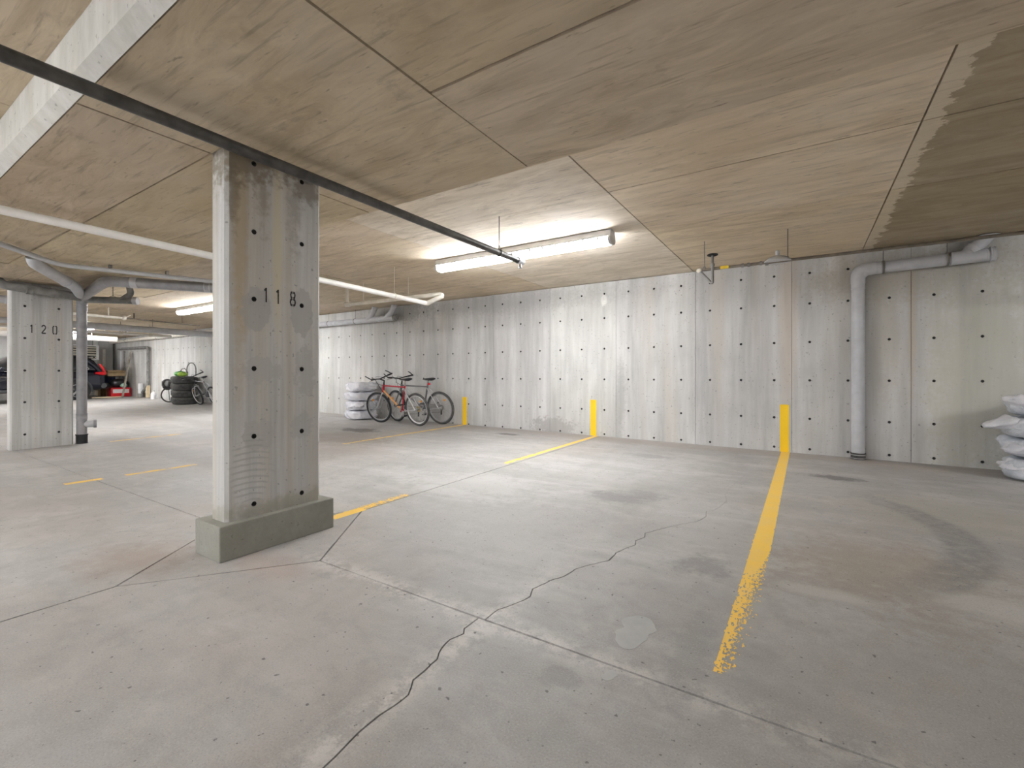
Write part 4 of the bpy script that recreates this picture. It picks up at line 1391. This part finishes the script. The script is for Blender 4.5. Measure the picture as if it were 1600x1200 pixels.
red = dict(down='orangeframe', top='redframe', seat='redframe', head='redframe', stay='silverframe', fork='silverframe', bar='blackplastic', post='chrome', cass='gold',
           tire_f='rubber', tire_r='rubberdusty', rim_f='greyrim', rim_r='alloy')
grey = dict(down='greyframe', top='greyframe', seat='greyframe', head='greyframe', stay='silverframe', fork='greyframe', bar='blackplastic', post='chrome', cass='dustypipe', refl='redlens',
            tire_f='rubber', tire_r='rubberdusty', rim_f='greyrim', rim_r='greyrim')
bicycle('red bicycle with orange down tube, in front of the grey bicycle', (-6.87, 6.50, fz(-6.87, 6.50)), R(180 - 2), R(-9), R(10), red, wb=1.12)
bicycle('dark grey bicycle behind the red one, its saddle nearest the yellow stripe', (-6.72, 6.90, fz(-6.72, 6.90)), R(180 + 3), R(-9), R(-13), grey, wr=.335, wb=1.2)


# ------------------------------------------------------------------ tires in plastic bags
def bagged_tire(label, loc, rad, h, rotz, seed, tail, group, tilt=(0, 0), mat='film'):
    t = thing('bagged_tire', label, 'bag', loc, (tilt[0], tilt[1], rotz), group)
    mb = MB()
    NR, NS = 22, 64
    vs, fs = [], []
    for i in range(NR + 1):
        u = i / NR * 2 - 1
        ang = u * pi / 2
        rr = rad * (abs(cos(ang)) ** .30)
        zz = h / 2 * (1 if sin(ang) > 0 else -1) * abs(sin(ang)) ** .62 + h / 2
        if abs(u) > .72:
            zz -= (1 if u > 0 else -1) * .02 * (abs(u) - .72) / .28
        for k in range(NS):
            a = 2 * pi * k / NS
            q = V((cos(a) * rr * 6, sin(a) * rr * 6, zz * 9 + seed * 3.1))
            d = MN.fractal(q * .6, .9, 2.1, 4) * .042 + abs(MN.noise((cos(a) * 4, sin(a) * 4 + zz * 9, seed))) * .05 - .02
            d += .008 * sin(a * 7 + seed + zz * 40)
            s = (rr + d * min(1, rr / .1)) if rr > 1e-4 else 0
            s = s * (1 + .05 * cos(4 * a + seed))
            vs.append((cos(a) * s, sin(a) * s, max(.002, zz + d * .35)))
    for i in range(NR):
        for k in range(NS):
            k2 = (k + 1) % NS
            fs.append((i * NS + k, i * NS + k2, (i + 1) * NS + k2, (i + 1) * NS + k))
    mb.add(vs, fs)
    mb.build('bag', mat, t, angle=80)
    if tail:
        a, ln, zt, dz = tail
        d = V((cos(a), sin(a), 0))
        r = V((-sin(a), cos(a), 0))
        vs, fs = [], []
        N, K = 9, 20
        for i in range(N):
            s = i / (N - 1)
            w = .16 * (1 - s) ** .8 + .035 + .02 * sin(s * 9)
            th = .055 * (1 - s) + .02
            c = d * (rad * .82 + s * (ln + rad * .18)) + V((0, 0, zt + dz * s))
            for k in range(K):
                b = 2 * pi * k / K
                pl = 1 + .16 * sin(b * 5 + s * 6 + seed)
                vs.append(c + r * (w * cos(b) * pl) + V((0, 0, th * sin(b) * pl)))
        for i in range(N - 1):
            for k in range(K):
                fs.append((i * K + k, i * K + (k + 1) % K, (i + 1) * K + (k + 1) % K, (i + 1) * K + k))
        fs += [tuple(range(K)), tuple((N - 1) * K + k for k in range(K))]
        MB().add(vs, fs).build('gathered_end', 'film', t, angle=80)
    return t


bx_, by_ = -8.33, 6.74
z = fz(bx_, by_)
names = ['lowest', 'second from the bottom', 'third from the bottom', 'topmost']
for i in range(4):
    hh = .205
    bagged_tire('white bagged tire beside the bicycles, %s of its stack' % names[i], (bx_ + random.uniform(-.02, .02), by_, z + i * (hh + .001)), .345, hh, random.uniform(0, 6), i + 1,
                [(R(-120), .05, .08, -.02), (R(200), .06, .10, .0), None, (R(-70), .03, .09, -.03)][i], 'bagged tires beside the bicycles')
rx, ry = 2.07, 6.72
z = fz(rx, ry)
for i in range(4):
    hh = (.225, .205, .21, .215)[i]
    zz = z + sum((.225, .205, .21, .215)[:i]) + .001 * i
    bagged_tire('translucent white bagged tire at the right edge, %s of its stack' % names[i], (rx + (.0, .02, -.02, .03)[i], ry + (0, .01, -.01, .02)[i], zz), (.37, .355, .36, .33)[i], hh, (0, .02, -.03, .05)[i], 11 + i * 3,
                [(R(200), .02, .13, -.01), (R(204), .05, .09, -.02), (R(190), .13, .14, -.04), (R(186), .05, .14, .03)][i], 'bagged tires at the right edge', mat='filmblue')


# ------------------------------------------------------------------ loose tires by the far wall
def make_tire(rad=.34, w=.215):
    mb = MB()
    prof = [(rad * .60, .03), (rad * .66, .006), (rad * .82, .0), (rad * .94, .012), (rad, .045), (rad, w - .045), (rad * .94, w - .012), (rad * .82, w), (rad * .66, w - .006), (rad * .60, w - .03)]
    n = len(prof)
    seg = 44
    vs = [(r * cos(2 * pi * k / seg), r * sin(2 * pi * k / seg), z) for r, z in prof for k in range(seg)]
    fs = [(i * seg + k, i * seg + (k + 1) % seg, ((i + 1) % n) * seg + (k + 1) % seg, ((i + 1) % n) * seg + k) for i in range(n) for k in range(seg)]
    mb.add(vs, fs)
    t = thing('tire', 'x', 'tire')
    mb.build('carcass', 'rubberdusty', t, angle=45)
    for z in (w * .33, w * .5, w * .67):
        MB().torus((0, 0, z), rad + .0005, .004, 'Z', 44, 4).build('tread_rib', 'rubber', t)
    MB().lathe([(rad * .2, .07), (rad * .61, .07), (rad * .61, w - .07), (rad * .5, w - .06), (rad * .2, w - .07)], 28).build('wheel_rim', 'dustypipe', t)
    return t


tire0 = make_tire()
tx, ty = -16.45, 6.52
first = True
for si, (x, y, nn, lab) in enumerate(((tx, ty, 4, 'dark tire in the front far stack, %s'), (-17.25, 6.78, 4, 'dark tire in the rear far stack, %s'))):
    for i in range(nn):
        if first:
            o = tire0
            first = False
        else:
            o = dup(tire0)
        o.location = (x + random.uniform(-.012, .012), y + random.uniform(-.012, .012), fz(x, y) + .001 + i * .216)
        o.rotation_euler[2] = random.uniform(0, 3)
        o['label'] = lab % names[i]
        o['group'] = 'loose tires by the far wall'
ztop = fz(tx, ty) + 4 * .216
# green bag on the tires
t = thing('green_bag', 'crumpled green and lime plastic bag lying on the front tire stack', 'bag', (tx - .05, ty - .08, ztop + .002))
for (c, r, m, nm) in (((-.06, 0, .08), (.20, .16, .085), 'greenbag', 'bag_body'), ((.13, -.03, .075), (.14, .13, .075), 'limebag', 'bag_fold'), ((-.24, .03, .06), (.10, .09, .055), 'mint', 'bag_end')):
    mb = MB().ball(c, r, 24, 14)
    mb.v = [tuple(V(p) * (1 + .16 * MN.noise(V(p) * 14)) if p[2] > .04 else p) for p in mb.v]
    mb.v = [(p[0], p[1], max(0, p[2])) for p in mb.v]
    mb.build(nm, m, t)
t = thing('hose_coil', 'thin dark hose looping up above the front tire stack', 'hose', (tx + .1, ty + .12, ztop))
MB().tube([(.30 * cos(a) + .02, .02 * sin(a * 2), .02 + .42 * sin(a) ** .8) if 0 < a < pi else (.30 * cos(a) + .02, 0, .02) for a in [pi * i / 22 for i in range(23)]], .018, 8).build('loop', 'dustypipe', t)
MB().tube([(-.28, .02, .02), (-.30, .03, .14), (-.6, .06, .27), (-.85, .08, .25), (-1.05, .1, .14)], .016, 8).build('stray_end', 'dustypipe', t)
# a folded machine on the second stack's side
t = thing('folded_stroller', 'folded grey wheeled frame leaning beside the rear tire stack', 'folded cart', (-17.95, 6.62, fz(-17.95, 6.62)))
MB().torus((.05, -.05, .62), .12, .035, 'X', 26, 8).build('wheel', 'rubberdusty', t)
MB().torus((-.12, .02, .55), .12, .035, 'X', 26, 8).build('wheel', 'rubberdusty', t)
MB().box((0, 0, .62), (.30, .26, .20), .3).build('seat_shell', 'greymachine', t, bevel=.03)
for s in (-.14, .16):
    MB().tube([(s, .1, 0), (s * .8, .05, .4), (s * .6, -.02, .62)], .014, 8).build('leg', 'greymachine', t)
MB().torus((.24, -.05, .25), .235, .022, 'X', 30, 8).build('wheel', 'rubberdusty', t)
bicyc = dict(down='greyframe', top='greyframe', seat='greyframe', head='blackplastic', stay='silverframe', fork='silverframe', bar='blackplastic', post='chrome', cass='steel',
             tire_f='rubber', tire_r='rubber', rim_f='alloy', rim_r='alloy')
b = bicycle('small dark bicycle with bright rims leaning on the far tires, partly behind column 118', (-15.20, 6.66, fz(-15.20, 6.66)), R(180), R(-19), R(0), bicyc, wr=.31)
b['group'] = 'bicycles in the garage'

# ------------------------------------------------------------------ clutter at the far end
def box_thing(name, label, cat, c, d, rz, mat):
    t = thing(name, label, cat, c, (0, 0, rz))
    return t


def carton(label, c, d, rz, mat, open_top=False, band=None):
    t = thing('carton', label, 'box', c, (0, 0, rz))
    th = .012
    w, l, h = d
    MB().box((0, 0, th / 2), (w, l, th)).build('bottom', mat, t, smooth=False)
    for s in (-1, 1):
        MB().box((s * (w / 2 - th / 2), 0, h / 2), (th, l, h)).build('side', mat, t, smooth=False)
        MB().box((0, s * (l / 2 - th / 2), h / 2), (w - 2 * th, th, h)).build('side', mat, t, smooth=False)
    if not open_top:
        for s in (-1, 1):
            MB().box((s * w / 4, 0, h - th / 2), (w / 2 - .002, l, th)).build('flap', mat, t, smooth=False)
    else:
        for s in (-1, 1):
            MB().box((s * (w / 2 + .05), 0, h - .02), (.13, l, .008), mat=M.Rotation(s * .5, 3, 'Y')).build('flap', mat, t, smooth=False)
    if band:
        MB().box((w / 2 + .002, 0, h * .62), (.006, l * .82, h * .42)).build('printed_band', band, t, smooth=False)
    return t


bz = fz(-23.0, 6.65)
carton('brown cardboard box on the floor behind the parked car', (-23.85, 6.76, fz(-23.85, 6.76)), (.42, .42, .52), .1, 'cardboard')
carton('red and white printed case on the floor against the far wall', (-22.95, 6.80, fz(-22.95, 6.8)), (.40, .62, .36), 0, 'redbox', band='whitebox')
carton('pale low box on the floor under the car bumper', (-24.38, 6.70, fz(-24.38, 6.70)), (.4, .4, .24), 0, 'cardpale')
t = thing('blue_tub', 'blue plastic tub stacked on the brown box', 'tub', (-23.85, 6.75, fz(-23.85, 6.76) + .521))
MB().lathe([(.10, 0), (.17, 0), (.19, .22), (.20, .22), (.20, .24), (.18, .24), (.16, .02)], 26).build('body', 'bluebin', t)
MB().lathe([(.19, 0), (.205, 0), (.205, .03), (.05, .035)], 26, (0, 0, .24)).build('lid', 'whiteplastic', t)
t = thing('black_bag', 'bulging black bag on top of the red and white case', 'bag', (-23.0, 6.80, fz(-22.95, 6.8) + .361))
mb = MB().ball((0, 0, .17), (.22, .30, .19), 28, 16)
mb.v = [(p[0] * (1 + .14 * MN.noise((p[0] * 9, p[1] * 9, p[2] * 9))), p[1] * (1 + .14 * MN.noise((p[0] * 8, p[1] * 8, 3))), max(0, p[2])) for p in mb.v]
mb.build('bag_body', 'blackbag', t)
mb = MB().ball((.17, .10, .09), (.08, .12, .09), 16, 10)
mb.build('mint_cloth', 'mint', t)['label'] = 'pale mint cloth tucked at the front'
carton('open tan carton balanced on top of the tub and black bag', (-23.42, 6.72, fz(-23.35, 6.7) + .812), (.95, .55, .22), 0, 'cardtan', True)
t = thing('floor_board', 'pale flat board lying on the floor behind the car', 'board', (-22.7, 6.35, fz(-22.7, 6.35) + .001))
MB().box((0, 0, .02), (.3, .95, .04)).build('plank', 'cardpale', t, smooth=False)
t = thing('leaning_plank', 'long grey plank leaning on the wall beside the stacked boxes', 'plank', (-22.2, 6.68, fz(-22.2, 6.68)))
MB().bar((0, 0, .01), (-.55, .42, 1.78), .16, .03, (0, 1, 0)).build('plank', 'wood', t, smooth=False)
for k, (x0, y0) in enumerate(((-23.55, 7.02), (-23.25, 7.04))):
    t = thing('leaning_rail', ('pale upright rail standing behind the open carton', 'grey upright rail standing behind the open carton')[k], 'rail', (x0, y0, fz(x0, y0)))
    MB().bar((0, 0, 0), (-.05, .03, 1.82), .07, .04, (0, 1, 0)).build('rail', ('whiteplastic', 'dustypipe')[k], t, smooth=False)
for k, (x0, y0, hh, rr, m, lab) in enumerate(((-19.95, 6.90, .26, .085, 'whiteplastic', 'white plastic jug on the floor between the wall drain and the tires'), )):
    t = thing('plastic_jug', lab, 'jug', (x0, y0, fz(x0, y0)))
    MB().lathe([(.02, 0), (rr, 0), (rr, hh * .7), (rr * .75, hh * .9), (rr * .32, hh), (rr * .32, hh * 1.08)], 22).build('body', m, t)
    MB().cyl((0, 0, hh * 1.06), (0, 0, hh * 1.16), rr * .36, 14).build('cap', 'whiteplastic', t)
    MB().tube(fillet([(rr * .7, 0, hh * .92), (rr * 1.35, 0, hh * .9), (rr * 1.3, 0, hh * .55), (rr * .95, 0, hh * .5)], .03), .012, 8).build('handle', m, t)
# pier at the far corner
t = thing('corner_pier', 'dark pier standing in the far corner behind the boxes', 'pier', (-24.9, 6.85, 0))
MB().box((0, 0, CU / 2), (.5, .5, CU)).build('shaft', 'wallplain', t, smooth=False)
MB().box((.26, -.05, 1.75), (.03, .09, .75)).build('conduit', 'creampipe', t, smooth=False)
# unit heater
t = thing('unit_heater', 'white louvred unit heater hung from the ceiling above the parked car', 'heater', (-24.1, 6.05, 1.66))
MB().box((-.2, 0, .29), (.38, .86, .58)).build('casing', 'heater', t, smooth=False, bevel=.015)
for a, b in (((.0, -.40, .29), (.04, .08, .58)), ((.0, .40, .29), (.04, .08, .58)), ((.0, 0, .02), (.04, .72, .05)), ((.0, 0, .56), (.04, .72, .05))):
    MB().box(a, b).build('frame_bar', 'heater', t, smooth=False)
MB().box((-.008, 0, .29), (.004, .74, .5)).build('grille_back', 'dark', t, smooth=False)
for k in range(5):
    MB().box((.012, 0, .10 + k * .096), (.012, .72, .062), mat=M.Rotation(.5, 3, 'Y')).build('louvre', 'louvre', t, smooth=False)
for s in (-.3, .3):
    MB().cyl((-.2, s, .58), (-.2, s, CU - 1.66), .01, 8).build('hanger_rod', 'rod', t)


# ------------------------------------------------------------------ parked car (nose away from the wall)
def car(label, loc, heading):
    """local: x = 0 at the tail, running forward; y across; z up"""
    t = thing('parked_car', label, 'car', loc, (0, 0, heading))
    W = .92
    st = [(0.0, .80, .46, .62, 1.00), (.06, .87, .36, .62, 1.02), (.35, .915, .33, .62, 1.06), (1.0, W, .31, .62, 1.05), (2.0, W, .30, .62, 1.02), (3.0, W, .30, .62, .99),
          (3.5, W, .31, .60, .97), (4.1, .90, .33, .58, .90), (4.42, .84, .36, .56, .82), (4.55, .70, .42, .55, .74)]
    vs, fs = [], []
    for (x, w, zb, zm, zt) in st:
        half = [(0, zb), (w * .86, zb), (w * .97, zb + .07), (w, zm), (w * .99, (zm + zt) / 2), (w * .95, zt - .05), (w * .86, zt), (0, zt + .03)]
        loop = half + [(-y, z) for y, z in half[-2:0:-1]]
        vs += [(x, y, z) for y, z in loop]
    K = 14
    for i in range(len(st) - 1):
        for k in range(K):
            fs.append((i * K + k, i * K + (k + 1) % K, (i + 1) * K + (k + 1) % K, (i + 1) * K + k))
    fs += [tuple(range(K)), tuple((len(st) - 1) * K + k for k in range(K))]
    MB().add(vs, fs).build('body', 'carpaint', t, angle=60, subsurf=2)

    gh = [(.05, 1.05, .84, .80), (.22, 1.34, .83, .72), (.40, 1.58, .82, .66), (.65, 1.655, .84, .65), (1.3, 1.69, .85, .66), (2.0, 1.68, .85, .66), (2.45, 1.60, .85, .66), (2.9, 1.33, .84, .70), (3.35, 1.03, .83, .78)]

    def loft(zf0, zf1, wadd, x0, x1, name, mat):
        vs, fs = [], []
        S = [g for g in gh if x0 - 1e-6 <= g[0] <= x1 + 1e-6]
        for (x, z, wb, wt) in S:
            a, b2 = .98 + (z - .98) * zf0, .98 + (z - .98) * zf1
            wa = wb + (wt - wb) * zf0 + wadd
            wb2 = wb + (wt - wb) * zf1 + wadd
            top = z + wadd if zf1 >= 1 else b2
            half = [(0, a), (wa, a), ((wa + wb2) / 2 + .012, (a + b2) / 2), (wb2, b2 - .03 * zf1), (wb2 * .8, top), (0, top + .012)]
            loop = half + [(-y, zz) for y, zz in half[-2:0:-1]]
            vs += [(x, y, zz) for y, zz in loop]
        K = 10
        for i in range(len(S) - 1):
            for k in range(K):
                fs.append((i * K + k, i * K + (k + 1) % K, (i + 1) * K + (k + 1) % K, (i + 1) * K + k))
        fs += [tuple(range(K)), tuple((len(S) - 1) * K + k for k in range(K))]
        return MB().add(vs, fs).build(name, mat, t, angle=60, subsurf=1)

    loft(0, 1, 0, .05, 3.35, 'greenhouse_glass', 'carglass')
    loft(.84, 1, .012, .22, 2.45, 'roof', 'carpaint')
    for s in (-1, 1):
        # rear quarter pillar and door pillars
        MB().tube([(.18, s * .80, 1.06), (.35, s * .765, 1.30), (.62, s * .69, 1.56)], [.075, .085, .05], 10).build('rear_pillar', 'carpaint', t)
        MB().bar((1.45, s * .855, 1.04), (1.40, s * .685, 1.62), .07, .03, (0, 1, 0)).build('door_pillar', 'carpaint', t)
        MB().tube(fillet([(.62, s * .80, 1.30), (.50, s * .86, 1.14), (.75, s * .875, 1.06), (3.1, s * .875, 1.03)], .05), .011, 8).build('window_trim', 'chrome', t)
        # tail lamps wrap the corner
        MB().tube([(.015, s * .55, .99), (.02, s * .74, .985), (.10, s * .865, .98), (.34, s * .905, .99)], [.045, .065, .075, .035], 12).build('tail_lamp', 'redlens', t)
        MB().tube([(.06, s * .80, 1.03), (.11, s * .79, 1.20), (.20, s * .765, 1.34)], [.05, .045, .03], 10).build('tail_lamp_upper', 'redlens', t)
        MB().tube([(.78, s * .915, .38), (1.2, s * .925, .36), (3.2, s * .925, .36)], .055, 10).build('sill_cladding', 'cladding', t)
        MB().tube(fillet([(2.85, s * .93, 1.03), (2.83, s * 1.02, 1.06), (2.86, s * 1.10, 1.07)], .03), [.03] * 8 + [.06], 10).build('wing_mirror', 'carpaint', t) if False else None
        MB().box((2.75, s * 1.0, 1.07), (.12, .2, .13)).build('wing_mirror', 'carpaint', t, bevel=.03)
        for x in (.86, 3.62):
            arc = [(x + .41 * cos(a), s * .915, .36 + .41 * sin(a)) for a in [(-.15 + i * (pi + .3) / 16) for i in range(17)]]
            MB().tube(arc, .045, 10, sx=.6).build('arch_cladding', 'cladding', t)
            MB().cyl((x, s * .80, .36), (x, s * .925, .36), .385, 30).build('wheel_well', 'dark', t)
            wo = MB().lathe([(.21, -.10), (.30, -.11), (.335, -.095), (.345, -.06), (.345, .06), (.335, .095), (.30, .11), (.21, .10)], 36, (x, s * .85, .345), M.Rotation(R(90), 3, 'X')).build('wheel', 'rubber', t)
            for k in range(5):
                a = 2 * pi * k / 5 + .4
                MB().bar((x, s * .95, .345), (x + .22 * cos(a), s * .955, .345 + .22 * sin(a)), .055, .02, (0, 1, 0)).build('wheel_spoke', 'steel', wo)
            MB().torus((x, s * .945, .345), .225, .016, 'Y', 32, 8).build('wheel_rim', 'steel', wo)
    MB().tube([(.10, -.90, .52), (-.01, -.72, .50), (-.035, 0, .49), (-.01, .72, .50), (.10, .90, .52)], [.09, .12, .125, .12, .09], 14, sx=1.0).build('rear_bumper', 'cladding', t)
    MB().tube([(4.42, -.80, .5), (4.56, -.5, .5), (4.60, 0, .5), (4.56, .5, .5), (4.42, .80, .5)], .11, 14).build('front_bumper', 'cladding', t)
    MB().box((-.012, 0, .82), (.02, .5, .13)).build('number_plate', 'whiteplastic', t, smooth=False)
    MB().tube([(.30, -.58, 1.60), (.22, -.3, 1.64), (.20, 0, 1.65), (.22, .3, 1.64), (.30, .58, 1.60)], .03, 10).build('roof_spoiler', 'carpaint', t)
    for s in (-1, 1):
        MB().tube([(.6, s * .60, 1.70), (1.4, s * .61, 1.735), (2.1, s * .60, 1.70)], .016, 8).build('roof_rail', 'steel', t)
        MB().ball((4.36, s * .66, .74), (.14, .17, .06)).build('head_lamp', 'chrome', t)
    return t


car('dark navy sport utility car parked with its red tail lamps towards the wall', (-23.3, 6.28, fz(-23.3, 5.0)), R(-90))
